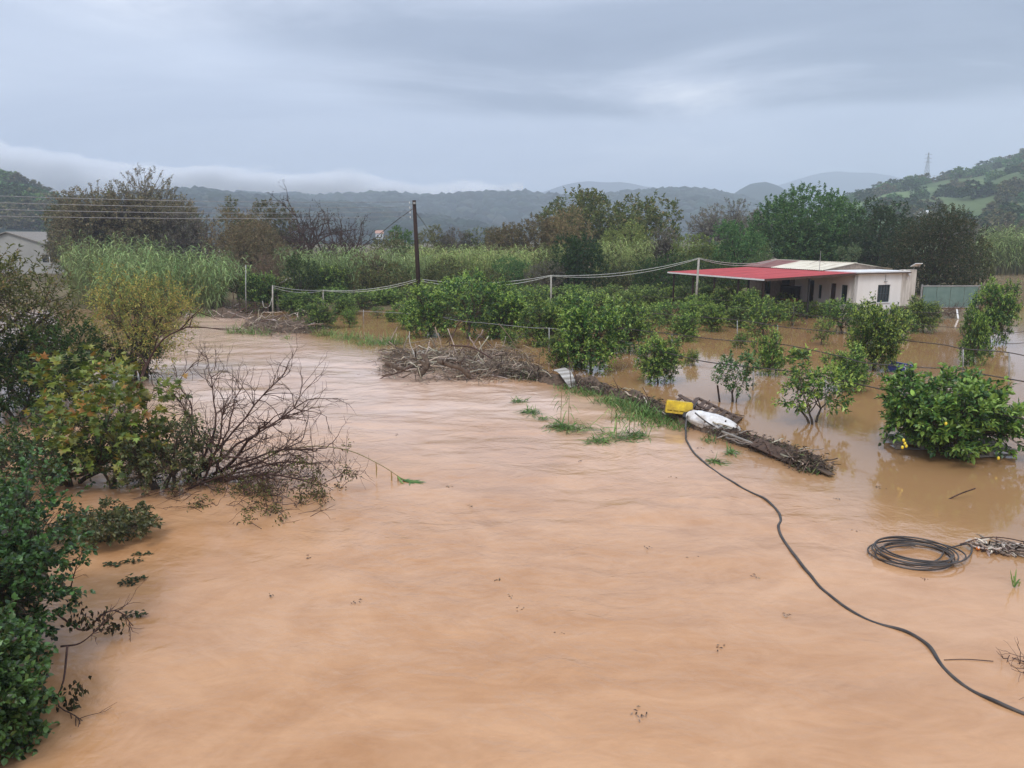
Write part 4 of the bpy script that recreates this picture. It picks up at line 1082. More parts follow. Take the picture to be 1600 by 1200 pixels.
# flat front slab
mb = MB(); box(mb, (-.12, -.22, 2.725), (4.35, 2.5, 2.80)); mb.build('roof_slab', M['white'], house)
mb = MB(); box(mb, (-.12, -.24, 2.66), (4.42, -.223, 2.73)); mb.build('gutter', M['brownpaint'], house)
# gable
mb = MB(); q = np.array([[0, 2.52, 2.80], [5.5, 2.52, 2.80], [2.5, 2.52, 3.22], [0, 2.7, 2.80], [5.5, 2.7, 2.80], [2.5, 2.7, 3.22]])
mb.add(q, np.array([[0, 1, 2], [3, 5, 4]])); mb.add(q, np.array([[0, 3, 4, 1], [1, 4, 5, 2], [2, 5, 3, 0]])); mb.build('gable', M['block'], house)
def sheet(name, mat, parent, a, b, wdir, n, wid, waves=5, amp=.018, th=.0):
    """corrugated roof sheets laid side by side between lower edge a and upper edge b"""
    a, b, wdir = np.array(a, float), np.array(b, float), nrm(np.array(wdir, float))
    up = nrm(np.cross(wdir, b - a)); up = up * np.sign(up[2])
    for i in range(n):
        mb = MB(); m_ = waves * 4 + 1
        t = np.linspace(0, 1, m_)
        off = np.outer((i + t) * wid, wdir) + np.outer(amp * np.cos(t * waves * 2 * np.pi) + (.004 if i % 2 else 0), up)
        j = random.uniform(-.03, .03) * nrm(b - a)
        lo_, hi_ = a + off + j, b + off + j
        V = np.concatenate([lo_, hi_, lo_ - up * .012, hi_ - up * .012]); k = np.arange(m_ - 1)
        F_ = [np.stack([k, k + 1, m_ + k + 1, m_ + k], 1), np.stack([2 * m_ + k, 3 * m_ + k, 3 * m_ + k + 1, 2 * m_ + k + 1], 1), np.stack([k, 2 * m_ + k, 2 * m_ + k + 1, k + 1], 1)]
        mb.add(V, np.concatenate(F_)); mb.build(name, M[mat], parent)
roof = MB(); box(roof, (2.42, 2.45, 3.225), (2.62, 10.6, 3.26)); roof = roof.build('roof', M['cream'], house)
sheet('roof_sheet', 'cream', roof, (-.25, 2.4, 2.80), (2.5, 2.4, 3.225), (0, 1, 0), 5, 1.0)
sheet('roof_sheet', 'oldred', roof, (-.25, 7.4, 2.795), (2.5, 7.4, 3.22), (0, 1, 0), 3, 1.05)
sheet('roof_sheet', 'cream', roof, (5.7, 2.4, 2.80), (2.5, 2.4, 3.225), (0, 1, 0), 8, 1.0)
porch = MB(); box(porch, (-6.95, .05, 2.36), (-6.83, 9.5, 2.46)); box(porch, (-3.6, .05, 2.44), (-3.48, 9.5, 2.55)); porch = porch.build('porch_beam', M['brownpaint'], house)
sheet('roof_sheet', 'red', house, (-7.1, -.15, 2.50), (.05, -.15, 2.74), (0, 1, 0), 10, 1.0, 5, .016)
mb = MB(); plank(mb, (-7.1, -.2, 2.44), (-.1, -.2, 2.67), .03, .12); mb.build('roof_edge', M['brownpaint'], house)
mb = MB(); plank(mb, (-7.14, -.2, 2.46), (-7.14, 9.85, 2.46), .03, .09); mb.build('roof_edge', M['white'], house)
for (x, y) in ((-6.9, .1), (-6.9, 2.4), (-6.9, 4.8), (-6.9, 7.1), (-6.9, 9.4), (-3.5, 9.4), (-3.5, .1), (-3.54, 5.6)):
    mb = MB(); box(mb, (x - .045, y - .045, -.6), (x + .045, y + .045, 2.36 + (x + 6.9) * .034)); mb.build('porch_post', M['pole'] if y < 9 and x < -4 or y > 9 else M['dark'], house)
# antenna mast
mb = MB(); tubes(mb, [[-.7, 2.3, 2.6], [-.7, 2.3, 4.05]], [.018, .014], 6); tubes(mb, [[-.7, 2.3, 3.45], [.4, 2.9, 3.15]], [.008, .008], 4); tubes(mb, [[-.7, 2.3, 3.45], [-1.0, 2.9, 3.2]], [.008, .008], 4); mb.build('antenna_mast', M['metal'], house)
# solar flood lamp at the corner
mb = MB(); rbox(mb, (4.95, -.1, 3.16), (.62, .42, .04), (R(-28), 0, 0)); lampo = mb.build('lamp_panel', M['white'], house)
mb = MB(); tubes(mb, [[4.95, .1, 2.86], [4.95, 0, 3.14]], [.02, .02], 6); rbox(mb, (5.22, .0, 3.12), (.22, .16, .12), (0, R(30), 0)); mb.build('lamp_bracket', M['metal'], house)
# things kept on the porch
def Hl(x, y, z=0): 
    c, s = math.cos(HROT), math.sin(HROT); return np.array([K[0] + c * x - s * y, K[1] + s * x + c * y, z])
def tub(name, label, p, rx, rz_, h, mat, seed=0, cat='tub'):
    mb = MB(); a = np.linspace(0, 6.283, 21)[:-1]
    prof = [(0, 0), (.82, 0), (1, h), (1.05, h), (1.05, h + .03), (.97, h + .03), (.80, .04), (0, .04)]
    V = np.array([[r * rx * np.cos(t), r * rz_ * np.sin(t), z] for r, z in prof for t in a])
    i = np.arange(len(prof) * 20).reshape(len(prof), 20)
    f = np.stack([i[:-1], np.roll(i[:-1], -1, 1), np.roll(i[1:], -1, 1), i[1:]], -1).reshape(-1, 4)
    mb.add(V + p, f); return tag(mb.build(name, M[mat], smooth=True), label, cat)
tub('tub', 'red-brown plastic tub on the porch', Hl(-2.2, 3.2, .45), .55, .45, .5, 'rust')
mb = MB(); q = Hl(-1.4, 3.0); rbox(mb, q + [0, 0, .72], (.9, .6, .06), (0, 0, HROT));
for dx, dy in ((-.4, -.25), (.4, -.25), (.4, .25), (-.4, .25)): rbox(mb, q + [dx, dy, .05], (.06, .06, 1.3), (0, 0, HROT))
tag(mb.build('table', M['dark']), 'small dark table under the porch roof beside the red-brown tub', 'table')
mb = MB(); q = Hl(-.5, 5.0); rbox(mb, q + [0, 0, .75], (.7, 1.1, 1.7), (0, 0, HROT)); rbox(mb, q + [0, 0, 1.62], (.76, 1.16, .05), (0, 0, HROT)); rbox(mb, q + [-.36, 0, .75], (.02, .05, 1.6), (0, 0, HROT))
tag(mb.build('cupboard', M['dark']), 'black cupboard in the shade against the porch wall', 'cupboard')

# pallets in front of the white wall
def pallet(name, label, loc, rz=0, tilt=(0, 0), n=6, L=1.2, W=.9, mat='greywood', group=None, miss=(), cat='pallet'):
    t = thing(name, label, cat, loc, rz, group); t.rotation_euler = (tilt[0], tilt[1], rz)
    for i in range(n):
        if i in miss: continue
        y = -W / 2 + W * (i + .5) / n
        mb = MB(); rbox(mb, (random.uniform(-.02, .02), y, .06), (L, W / n * .68, .022), (0, 0, random.uniform(-.02, .02))); mb.build('slat', M[mat], t)
    for x in (-L / 2 + .07, 0, L / 2 - .07):
        mb = MB(); rbox(mb, (x, 0, 0), (.09, W, .09)); mb.build('bearer', M[mat], t)
    for y in (-W / 2 + .06, W / 2 - .06):
        mb = MB(); rbox(mb, (0, y, -.06), (L, .1, .022)); mb.build('bottom_slat', M[mat], t)
    return t
for k in range(4):
    q = Hl(3.0 + .05 * (k % 2), -1.1, .05 + k * .17)
    pallet('pallet', ['lowest pallet of the dark stack before the white wall', 'second pallet up in the dark stack before the white wall', 'third pallet up in the dark stack before the white wall', 'top pallet of the dark stack before the white wall'][k], q, HROT + .04 * k, (0, 0), 6, 1.2, 1.0, 'oldwood')
p = G(1535, 712); pallet('pallet', 'pale weathered pallet floating under the broad lemon tree, end away from the hanging lemons', (p[0], p[1] + .15, .14), .12, (.08, 0), 5, 1.3, .8, 'greywood')
p = G(1440, 702); pallet('pallet', 'pale weathered pallet floating under the broad lemon tree, beside the hanging lemons', (p[0], p[1] + .3, .1), -.1, (.05, 0), 5, 1.2, .8, 'greywood')

# gate beyond the house
gp = Hl(5.9, 2.2); g0 = D(1440, 476, gp[1] + 1.5); 
gate = thing('gate', 'grey-green sheet metal gate beyond the house corner', 'gate', (g0[0], g0[1], 0), R(2))
for i in range(4):
    mb = MB(); box(mb, (.02 + i * .98, 0, .12), (.98 * (i + 1) - .01, .03, 1.52)); mb.build('panel', M['gategreen'], gate)
mb = MB(); box(mb, (-.06, -.03, 1.523), (4.0, .06, 1.60)); mb.build('top_rail', M['metal'], gate)
mb = MB(); box(mb, (-.06, -.03, .04), (4.0, .06, .117)); mb.build('bottom_rail', M['metal'], gate)
for x in (-.13, 4.0):
    mb = MB(); box(mb, (x, -.04, -.6), (x + .07, .07, 1.66)); mb.build('gate_post', M['metal'], gate)
mb = MB(); box(mb, (0, 0, 0), (.9, .12, 2.05)); mb.v = [a @ np.array(Matrix.Rotation(HROT, 3, 'Z')).T + Hl(5.2, .8, -.5) for a in mb.v]
tag(mb.build('brown_partition', M['brownpaint']), 'dark brown panel between the house corner and the gate', 'panel')

# ------------------------------------------------------------------ poles, cables, pipes
pb = G(657, 498)
pole = thing('utility_pole', 'dark wooden utility pole leaning slightly, rising out of the orchard', 'pole', (pb[0], pb[1], -.5))
ptop = D(647, 313, pb[1]); pdir = ptop - pb
mb = MB(); tubes(mb, [pb - [0, 0, .5], pb + pdir * .5, ptop], [.155, .135, .11], 10, caps=True); mb.build('post', M['pole'], pole, True, True)
at_w = []
for py in (318, 325.5, 333, 340):
    f_ = (498 - py) / (498 - 313.0); c = pb + pdir * f_
    mb = MB(); tubes(mb, [c + [-.08, -.02, -.04], c + [-.26, -.02, -.04], c + [-.28, -.02, .02]], [.012] * 3, 5); br = mb.build('bracket', M['metal'], pole, False, True)
    mb = MB(); z = np.linspace(0, .12, 6); tubes(mb, np.stack([np.full(6, c[0] - .28), np.full(6, c[1] - .02), c[2] + z], 1), [.02, .038, .026, .04, .03, .012], 8); o = mb.build('insulator', M['white'], br, True)
    o.data.transform(Matrix.Translation(-Vector(pole.location)))
    at_w.append(c + [-.28, -.02, .1])
c = pb + pdir * .985; mb = MB(); box(mb, c + [-.05, -.2, -.12], c + [.1, -.11, .0]); mb.build('name_plate', M['metal'], pole, False, True)
# next pole of the line, beyond the left of the view
q2 = np.array([-36.0, 29.0, -.5])
pole2 = dup(pole, q2, .4, label='next utility pole of the line, upstream beyond the grey barn')
for k, a in enumerate(at_w):
    b = np.array([-36.2, 29.0, 7.25 - .32 * k])
    t = np.linspace(0, 1, 28)[:, None]
    P = a * (1 - t) + b * t; P[:, 2] -= (4 * t * (1 - t))[:, 0] * .35
    mb = MB(); tubes(mb, P, [.013] * 28, 4)
    tag(mb.build('power_line', M['wire']), ['topmost power line running from the pole towards the barn', 'second power line from the top running towards the barn', 'third power line from the top running towards the barn', 'lowest power line running from the pole towards the barn'][k], 'wire')
def cable(name, label, pts, r, mat, n=30, cat='cable', sides=5, sm=True):
    mb = MB(); P = curve(pts, n); tubes(mb, P, np.full(n, r), sides); return tag(mb.build(name, M[mat], None, sm), label, cat)
cable('service_cable', 'black cable slanting down from the utility pole towards the houses', [pb + pdir * .93 + [-.1, 0, 0], D(610, 352, 53), D(568, 388, 62)], .022, 'hose')
cable('service_cable', 'short black cable slanting down behind the utility pole', [pb + pdir * .9 + [.08, .05, 0], D(668, 357, 56), D(678, 372, 64)], .02, 'hose')
# white rope line and its posts
rp = {}
def post(name, label, px, ty, by, r, mat, group=None, top2=None, cat='post', z=0.0):
    b = G(px, by, z); t_ = D(top2 or px, ty, b[1])
    mb = MB(); tubes(mb, [b - [0, 0, .6], (b + t_) / 2, t_], [r, r, r * .9], 6, caps=True)
    o = tag(mb.build(name, M[mat], smooth=True), label, cat, group); return t_
r0_ = post('post', 'thin pale post at the river end of the white rope line', 426, 446, 498, .05, 'stake')
r1_ = post('post', 'thin pale post holding the white rope between the end post and the utility pole', 505, 453, 486, .045, 'stake')
r2_ = post('post', 'pale post holding the white rope above the dense citrus', 861, 430, 497, .055, 'stake')
r3_ = post('post', 'tall grey timber post beside the red porch roof', 1086, 403, 492, .075, 'stake', top2=1092)
pr_ = pb + pdir * ((498 - 434) / 185.)
end = Hl(1.5, 9.0, 3.25)
for k in range(2):
    dz = np.array([0, 0, -.02 - .10 * k])
    def sag(a, b, s, n=14):
        t = np.linspace(0, 1, n)[:, None]; P = a * (1 - t) + b * t; P[:, 2] -= (4 * t * (1 - t))[:, 0] * s; return P
    P = np.concatenate([sag(r0_ + dz, r1_ + dz * .4, .12 + .10 * k), sag(r1_ + dz * .4, pr_ + dz, .28 + .05 * k)[1:], sag(pr_ + dz, r2_ + dz * .4, .35 + .15 * k)[1:], sag(r2_ + dz * .4, r3_ + dz * .4, .35 + .12 * k)[1:], sag(r3_ + dz * .4, end, .3 + .12 * k)[1:]])
    mb = MB(); tubes(mb, P, np.full(len(P), .016), 5)
    tag(mb.build('rope_line', M['palewire'], None, True), ['upper strand of the white rope line hung across the orchard', 'lower strand of the white rope line hung across the orchard'][k], 'rope')
cable('rope_end', 'loose white rope end hanging in a loop from the first rope post', [r0_, D(426, 460, r0_[1]), D(421, 478, r0_[1]), D(413, 480, r0_[1]), D(410, 470, r0_[1])], .022, 'palewire', 20, 'rope')
def pipe(label, pts, z, r=.016, mat='hose', name='irrigation_pipe'):
    return cable(name, label, [G(a, b, z) for a, b in pts], r, mat, 8 * len(pts), 'pipe')
PIPES = [
    ('sagging black irrigation pipe across the orchard, front line above the sparse young tree', [(985, 538), (1045, 552), (1102, 565), (1177, 574), (1240, 581), (1330, 598), (1415, 617), (1480, 633), (1540, 643), (1640, 662)], 1.15),
    ('sagging black irrigation pipe across the orchard, line passing over the blue tub', [(960, 512), (1050, 522), (1127, 531), (1215, 537), (1305, 555), (1352, 567), (1415, 572), (1458, 575), (1496, 575), (1532, 584), (1640, 603)], 1.2),
    ('sagging black irrigation pipe across the orchard, line level with the vase-shaped young tree', [(1000, 488), (1152, 500), (1215, 510), (1290, 517), (1332, 521), (1415, 532), (1476, 539), (1505, 545), (1577, 551), (1640, 566)], 1.2),
    ('thin irrigation pipe before the house doors reaching the yellow-topped citrus', [(1080, 476), (1200, 484), (1300, 497), (1400, 505), (1480, 511), (1525, 513), (1548, 524), (1575, 537), (1640, 530)], 1.2),
    ('thin irrigation pipe close under the red porch roof edge', [(960, 462), (1080, 466), (1200, 473), (1290, 478), (1400, 486), (1500, 490)], 1.2),
    ('thin grey pipe strung through the dense citrus towards the two-trunked tree', [(618, 474), (700, 498), (760, 505), (830, 512), (868, 514), (960, 530), (985, 538)], 1.0),
    ('thin grey pipe crossing the gap of brown water near the pole', [(560, 486), (640, 490), (700, 496), (780, 492)], 1.0),
    ('pipe curving in from the open water beside the leafy citrus column', [(1540, 505), (1565, 520), (1600, 518), (1640, 512)], 1.1),
]
for lb, pts, z in PIPES: pipe(lb, pts, z, .017 if 'sagging' in lb else .012, 'hose' if 'grey' not in lb else 'wire')
stakes = [(858, 512, 552), (1152, 500, 540), (1577, 551, 606), (1177, 574, 610), (1290, 590, 640), (1505, 545, 588), (1240, 478, 508), (568, 484, 506), (1050, 522, 560), (1215, 508, 545), (1415, 570, 606), (958, 462, 490), (1330, 480, 508)]
for k, (px, ty, by) in enumerate(stakes):
    post('stake', 'thin grey stake holding up the irrigation pipes in the orchard', px, ty, by, .022, 'metal', 'irrigation stakes in the orchard', cat='stake')
sp_ = G(1128, 628); mb = MB(); tubes(mb, [sp_ - [0, 0, .4], D(1121, 602, sp_[1])], [.03, .028], 6, caps=True)
tag(mb.build('stake', M['pole']), 'dark leaning stake beside the sparse young citrus tree', 'stake')

# ------------------------------------------------------------------ hose and coil in the foreground
path = [(1088, 652), (1073, 668), (1072, 685), (1084, 706), (1105, 725), (1150, 756), (1190, 776), (1212, 793), (1220, 810), (1217, 826), (1240, 866), (1290, 921), (1350, 961), (1415, 984), (1448, 1005), (1475, 1040), (1510, 1070), (1560, 1097), (1640, 1128)]
pts = [G(a, b, .03) for a, b in path]; pts[0][2] = .45; pts[1][2] = .30; pts[2][2] = .12
mb = MB(); P = curve(pts, 150); P[16:, 2] = water_z(P[16:, 0], P[16:, 1]) + .006 + .009 * np.sin(np.arange(134) * .21) + .006 * np.sin(np.arange(134) * .57); tubes(mb, P, np.full(150, .024), 8)
tag(mb.build('black_pipe', M['hose'], None, True), 'long black plastic pipe snaking across the brown water from the debris bank', 'pipe')
c0 = G(1432, 872)
coil = []
rc = np.random.RandomState(8)
for k in range(7):
    a = np.linspace(0, 6.283, 40)
    rx, ry = .52 + .055 * (k % 4) - .02 * (k > 3), .42 + .045 * (k % 4)
    o_ = rc.normal(0, .03, 2)
    coil.append(np.stack([c0[0] + o_[0] + rx * np.cos(a), c0[1] + o_[1] + ry * np.sin(a), .03 + .017 * k + .03 * np.sin(a * 1 + k)], 1))
t = thing('pipe_coil', 'loose coil of black plastic pipe lying on the water', 'pipe', c0)
for P in coil:
    mb = MB(); tubes(mb, P, np.full(40, .013), 6); mb.build('loop', M['hose'], t, True, True)
for pts in ([(1475, 858), (1500, 852), (1513, 850), (1519, 858), (1515, 868), (1505, 876), (1488, 880)], [(1380, 858), (1405, 853), (1430, 852)], [(1440, 884), (1466, 874), (1474, 862), (1468, 858)]):
    mb = MB(); P = curve([G(a, b, .06) for a, b in pts], 24); tubes(mb, P, np.full(24, .013), 6); mb.build('loose_end', M['hose'], t, True, True)
cable('thin_line', 'thin dark line floating beside the long black pipe', [G(1475, 1031, .01), G(1510, 1030, .012), G(1552, 1033, .01)], .005, 'twig', 20, 'line')
cable('arched_cane', 'thin arched stem over the cane raft', [G(1500, 850, .1), D(1540, 840, G(1540, 850)[1]), D(1580, 842, G(1580, 850)[1]), G(1640, 858, .2)], .009, 'twig', 20, 'stem')
for k, (a, b, lb) in enumerate((((1420, 781), (1524, 763), 'dark stick slanting out of the calm water below the lemon tree'), ((1313, 752), (1338, 780), 'thin dark stick lying in water past the end of the debris bank'), ((1334, 760), (1332, 772), 'short upright twig past the end of the debris bank'))):
    A = G(*a, -.02); B = D(b[0], b[1], A[1] - (.0 if k != 1 else .6)); 
    if k == 0: A = A * .45 + B * .55; A[2] = -.05
    mb = MB(); tubes(mb, curve([A, (A + B) / 2 + [0, 0, .02], B], 8), np.full(8, .014), 5); tag(mb.build('stick', M['twig']), lb, 'stick')

# ------------------------------------------------------------------ driftwood and debris
DRC = ((.26, .20, .15, 3), (.38, .32, .25, 3), (.13, .09, .065, 3), (.50, .44, .36, 2), (.07, .048, .035, 1))
STK = []
rs = np.random.RandomState(500)
for k in range(24):
    mb = MB(); n = 7
    P = np.stack([np.linspace(-.5, .5, n), np.cumsum(rs.normal(0, .02, n)), np.cumsum(rs.normal(0, .02, n))], 1)
    tubes(mb, P, np.linspace(.020, .010, n) * rs.uniform(.7, 1.5), 5, pick_cols(rs, 1, DRC)[0], caps=True)
    me = mb.mesh('stick', True); me.materials.append(M['drift']); STK.append(me)
def stick(parent, p, L, az, el, k=None):
    o = bpy.data.objects.new('stick', STK[rs.randint(0, 24) if k is None else k]); col.objects.link(o); o.parent = parent
    o.location = Vector([float(a) for a in p]) - parent.location
    o.rotation_euler = (rs.rand() * 6.28, -el, az); o.scale = (L, min(1.3, .6 + L * .5), min(1.3, .6 + L * .5))
    return o
def mound(parent, name, ctr_pts, wd, ht, mat, seed, n=40, m_=13, rough=.35):
    """muddy ridge of matted debris along a line, with an uneven top"""
    P = curve(ctr_pts, n); r_ = np.random.RandomState(seed)
    T = nrm(np.gradient(P, axis=0)); S_ = nrm(np.cross(T, [0, 0, 1.0]))
    u = np.linspace(-1, 1, m_)
    k = np.arange(n)
    taper = smooth01(np.minimum(k, n - 1 - k) / 5.0)
    wv = (wd if np.ndim(wd) else np.full(n, wd)) * (1 + .3 * r_.normal(0, 1, n) * .5)
    V = P[:, None] + S_[:, None] * (u[None, :, None] * wv[:, None, None] / 2)
    h = ht * taper[:, None] * (1 - np.abs(u[None]) ** 1.6) * (1 + rough * 2.4 * (fbm(k[:, None] * .55 + seed, u[None] * 3.3 + 9, 3) - .5) + .06 * r_.normal(0, 1, (n, m_))) * (.7 + .6 * fbm(k * .3 + seed, k * 0, 2))[:, None]
    V[..., 2] = P[:, None, 2] - .10 + h
    i = np.arange(n * m_).reshape(n, m_)
    f = np.stack([i[:-1, :-1], i[:-1, 1:], i[1:, 1:], i[1:, :-1]], -1).reshape(-1, 4)
    mb = MB(); mb.add(V.reshape(-1, 3), f)
    return mb.build(name, M[mat], parent, False, True)
def straw(parent, name, P, n, seed, spread, L, cols, wd=.012, zmax=.25, mat='dry'):
    r_ = np.random.RandomState(seed)
    c_ = P[r_.randint(0, len(P), n)] + r_.normal(0, 1, (n, 3)) * np.array([spread, spread, 0]) + np.array([0, 0, 1]) * (r_.rand(n, 1) ** 2 * zmax)
    d = nrm(r_.normal(size=(n, 3)) * np.array([1, 1, .35])); l_ = L * (.4 + r_.rand(n))
    ts = np.linspace(-.5, .5, 4)[None, :, None]
    Q = c_[:, None] + d[:, None] * ts * l_[:, None, None] + np.array([0, 0, -.15]) * l_[:, None, None] * ts ** 2 * 2
    mb = MB(); ribbons(mb, Q, np.array([.6, 1, 1, .4]) * wd, nrm(np.cross(d, [0, 0, 1.0]) + r_.normal(0, .4, (n, 3))), pick_cols(r_, n, cols, .3))
    o = mb.build(name, M[mat], parent, False, parent is not None); o['kind'] = 'stuff'; return o
STRAWC = ((.21, .155, .105, 3), (.33, .26, .185, 2), (.11, .075, .05, 3), (.06, .042, .03, 2))
pc = G(705, 582)
pile = thing('driftwood_pile', 'tangled heap of driftwood and cane stalks stranded before the citrus', 'driftwood', (pc[0], pc[1] + .6, 0))
mound(pile, 'debris_core', [G(606, 578), G(660, 572), G(720, 570), G(780, 574), G(835, 590)], 2.8, .34, 'mudwood', 7, 46, 17, .4)
for k in range(250):
    px = rs.uniform(605, 800); t_ = (px - 605) / 195
    q = G(px, rs.uniform(548, 592)); hh = .58 * (1 - abs(2 * t_ - .75) ** 2) * (1 - abs((q[1] - pc[1] - .6) / 3.2) ** 2)
    stick(pile, q + [0, 0, max(0, rs.uniform(.2, 1.1) * max(hh, .1))], rs.uniform(.4, 1.5), rs.rand() * 6.28, rs.normal(0, .28))
for k in range(24):
    px = rs.uniform(615, 800); q = G(px, rs.uniform(545, 575))
    stick(pile, q + [0, 0, .7 * rs.rand() + .2], rs.uniform(.6, 1.5), rs.rand() * 6.28, rs.uniform(.25, 1.3) * rs.choice([-1, 1]))
straw(pile, 'straw', np.array([G(rs.uniform(606, 830), rs.uniform(552, 596)) for k in range(60)]), 6500, 9, .35, .5, STRAWC, .02, .55)
def log(label, pts, r, seed, mat='mudwood', knots=3):
    r_ = np.random.RandomState(seed); P = curve(pts, 18); P[1:-1] += r_.normal(0, r * .12, (16, 3))
    t = thing('log', label, 'log', P[0])
    mb = MB(); tubes(mb, P, np.linspace(r, r * .6, 18) * (1 + r_.normal(0, .06, 18)), 9, caps=True); mb.build('stem', M[mat], t, True, True)
    for k in range(knots):
        i = r_.randint(4, 15); d = nrm(r_.normal(size=3) + [0, 0, .7]); 
        mb = MB(); tubes(mb, curve([P[i], P[i] + d * r * 2.2, P[i] + d * r * 3.5 + r_.normal(0, r * .4, 3)], 6), np.linspace(r * .5, r * .15, 6), 6, caps=True); mb.build('limb_stub', M[mat], t, True, True)
yl = G(690, 590)[1] - .55
log('thick dark stump root in the driftwood pile', [D(655, 586, yl), D(668, 570, yl + .1), D(664, 556, yl + .35)], .12, 1)
log('dark forked branch lying across the driftwood pile', [D(735, 588, yl - .1), D(718, 575, yl - .1), D(700, 570, yl), D(684, 565, yl + .2)], .10, 2)
log('dark limb pointing upstream out of the driftwood pile', [D(602, 566, yl), D(616, 573, yl), D(632, 578, yl)], .09, 3, knots=2)
cable('bent_branch', 'thin dark branch arching over the driftwood pile', [D(705, 540, yl + 1.5), D(735, 542, yl + 1.2), D(755, 552, yl + .9), D(768, 560, yl + .6)], .03, 'twig', 16, 'branch')

bk = thing('debris_bank', 'long muddy bank of matted reeds and silt between river and orchard', 'debris', G(900, 610))
mound(bk, 'mud_ridge', [G(800, 588), G(850, 592), G(880, 600), G(915, 600), G(960, 618), G(1010, 632), G(1060, 655), G(1110, 672), G(1165, 692), G(1210, 704), G(1245, 720), G(1280, 738)], np.interp(np.linspace(0, 1, 90), [0, .25, .5, .8, 1], [1.3, .9, .85, .6, .4]), .34, 'mudwood', 21, 90, 13, .35)
bpts = np.array(curve([G(800, 588), G(880, 598), G(960, 618), G(1060, 652), G(1165, 692), G(1235, 716), G(1275, 735)], 80))
straw(bk, 'straw', bpts, 7000, 22, .18, .30, ((.12, .085, .058, 3), (.20, .15, .105, 2), (.07, .048, .034, 4), (.045, .032, .024, 3)), .016, .22)
mb = MB(); r_ = np.random.RandomState(23); N = 2600; pos = bpts[r_.randint(0, 80, N)] + r_.normal(0, 1, (N, 3)) * [.17, .19, 0] + np.array([0, 0, 1]) * (r_.rand(N, 1) ** 1.5 * .26 + .01)
leaves(mb, pos, r_.normal(size=(N, 3)) * [1, 1, .4], r_.normal(0, .5, (N, 3)) + [0, 0, 1], .06 + .10 * r_.rand(N), .05, pick_cols(r_, N, ((.055, .038, .027, 4), (.10, .07, .048, 3), (.16, .12, .085, 1), (.07, .075, .03, 1)), .3), 'oval')
mb.build('matted_leaves', M['dry'], bk, False, True)['kind'] = 'stuff'
for k in range(70):
    i = rs.randint(0, 80); stick(bk, bpts[i] + [rs.normal(0, .22), rs.normal(0, .22), rs.uniform(.02, .26)], rs.uniform(.3, .8), rs.normal(-.5, .6), rs.normal(0, .2))
for k, (px, py, h, lx) in enumerate(((840, 585, 1.0, .1), (905, 605, .9, -.3), (893, 604, 1.3, -.15), (862, 590, .8, .2), (970, 615, .5, -.25), (1020, 635, .55, -.3), (1240, 720, .3, .1), (1205, 712, .3, -.15), (1080, 660, .6, .5))):
    q = G(px, py, .1); mb = MB(); tubes(mb, curve([q, q + [lx * .5, 0, h * .5], q + [lx, .1, h]], 6), np.linspace(.016, .008, 6), 5)
    mb.build('upright_stick', M['twig'], bk, True, True)
# striped plastic sheet wrapped in the bank
mb = MB(); n = 10
A = curve([G(862, 578, .25), G(872, 582, .42), G(880, 592, .34), G(890, 606, .05)], n); B = curve([G(882, 574, .2), G(892, 580, .34), G(897, 590, .28), G(902, 602, .02)], n)
cc = []
for i in range(n): cc += [(.55, .52, .47) if i % 2 else (.26, .23, .19)] * 2
V = np.stack([A, B], 1).reshape(-1, 3); i = np.arange(n - 1) * 2
mb.add(V, np.stack([i, i + 1, i + 3, i + 2], 1), np.array(cc)); tag(mb.build('plastic_sheet', M['dry']), 'pale striped plastic sheet wrapped in the debris bank', 'sheet')

GRASS = ((0.083, 0.16, 0.033, 3), (0.127, 0.22, 0.05, 3), (0.176, 0.264, 0.077, 1.5), (0.22, 0.242, 0.088, 0.7))
def grass_clump(label, seed, px, py, n, H, rad, group=None, name='grass_clump', lean=(0, 0), cat='grass', flat=0.0, mbuf=None):
    r_ = np.random.RandomState(seed); q = G(px, py)
    N = n; az = r_.rand(N) * 6.28; hd = nrm(np.stack([np.cos(az), np.sin(az), np.zeros(N)], 1) + np.array([lean[0], lean[1], 0]))
    b0 = q + r_.normal(0, 1, (N, 3)) * np.array([rad, rad, 0]); Ls = (H * (.6 + .7 * r_.rand(N)))[:, None, None]
    t4 = np.array([0, .35, .7, 1.0])[None, :, None]
    up = (1.15 - flat - .5 * r_.rand(N))[:, None, None]
    Q = b0[:, None] + hd[:, None] * Ls * t4 * (.45 + .4 * flat) + np.array([0, 0, 1.0]) * Ls * (up * t4 - .75 * (t4 ** 2.2) * r_.rand(N)[:, None, None])
    Q[..., 2] = np.maximum(Q[..., 2], .012)
    mb = MB() if mbuf is None else mbuf
    ribbons(mb, Q, np.array([.8, 1.0, .7, .05]) * .024, nrm(np.cross(hd, [0, 0, 1.0]) + r_.normal(0, .3, (N, 3))), pick_cols(r_, N, GRASS))
    if mbuf is not None: return
    return tag(mb.build(name, M['reed']), label, cat, group)
GRM = MB()
for k, (px, py, n, H, rd) in enumerate(((905, 613, 120, .30, .22), (925, 618, 90, .36, .18), (950, 628, 130, .40, .26), (968, 634, 150, .50, .2), (990, 643, 200, .58, .26), (1012, 650, 170, .48, .22), (1035, 660, 130, .40, .2), (1060, 668, 90, .34, .2), (885, 608, 70, .30, .2), (1000, 658, 70, .42, .25), (1110, 690, 40, .3, .12), (1270, 736, 50, .25, .14), (835, 592, 70, .4, .25), (815, 590, 60, .45, .25), (735, 575, 40, .4, .15), (1015, 668, 40, .4, .2), (975, 655, 50, .4, .22))):
    grass_clump(None, 600 + k, px, py, n, H, rd, mbuf=GRM, flat=.25)
tag(GRM.build('bank_grass', M['reed']), 'long green grass growing along the river side of the debris bank', 'grass', kind='stuff')
GF = 'flattened reed clump half drowned in the current below the debris bank'
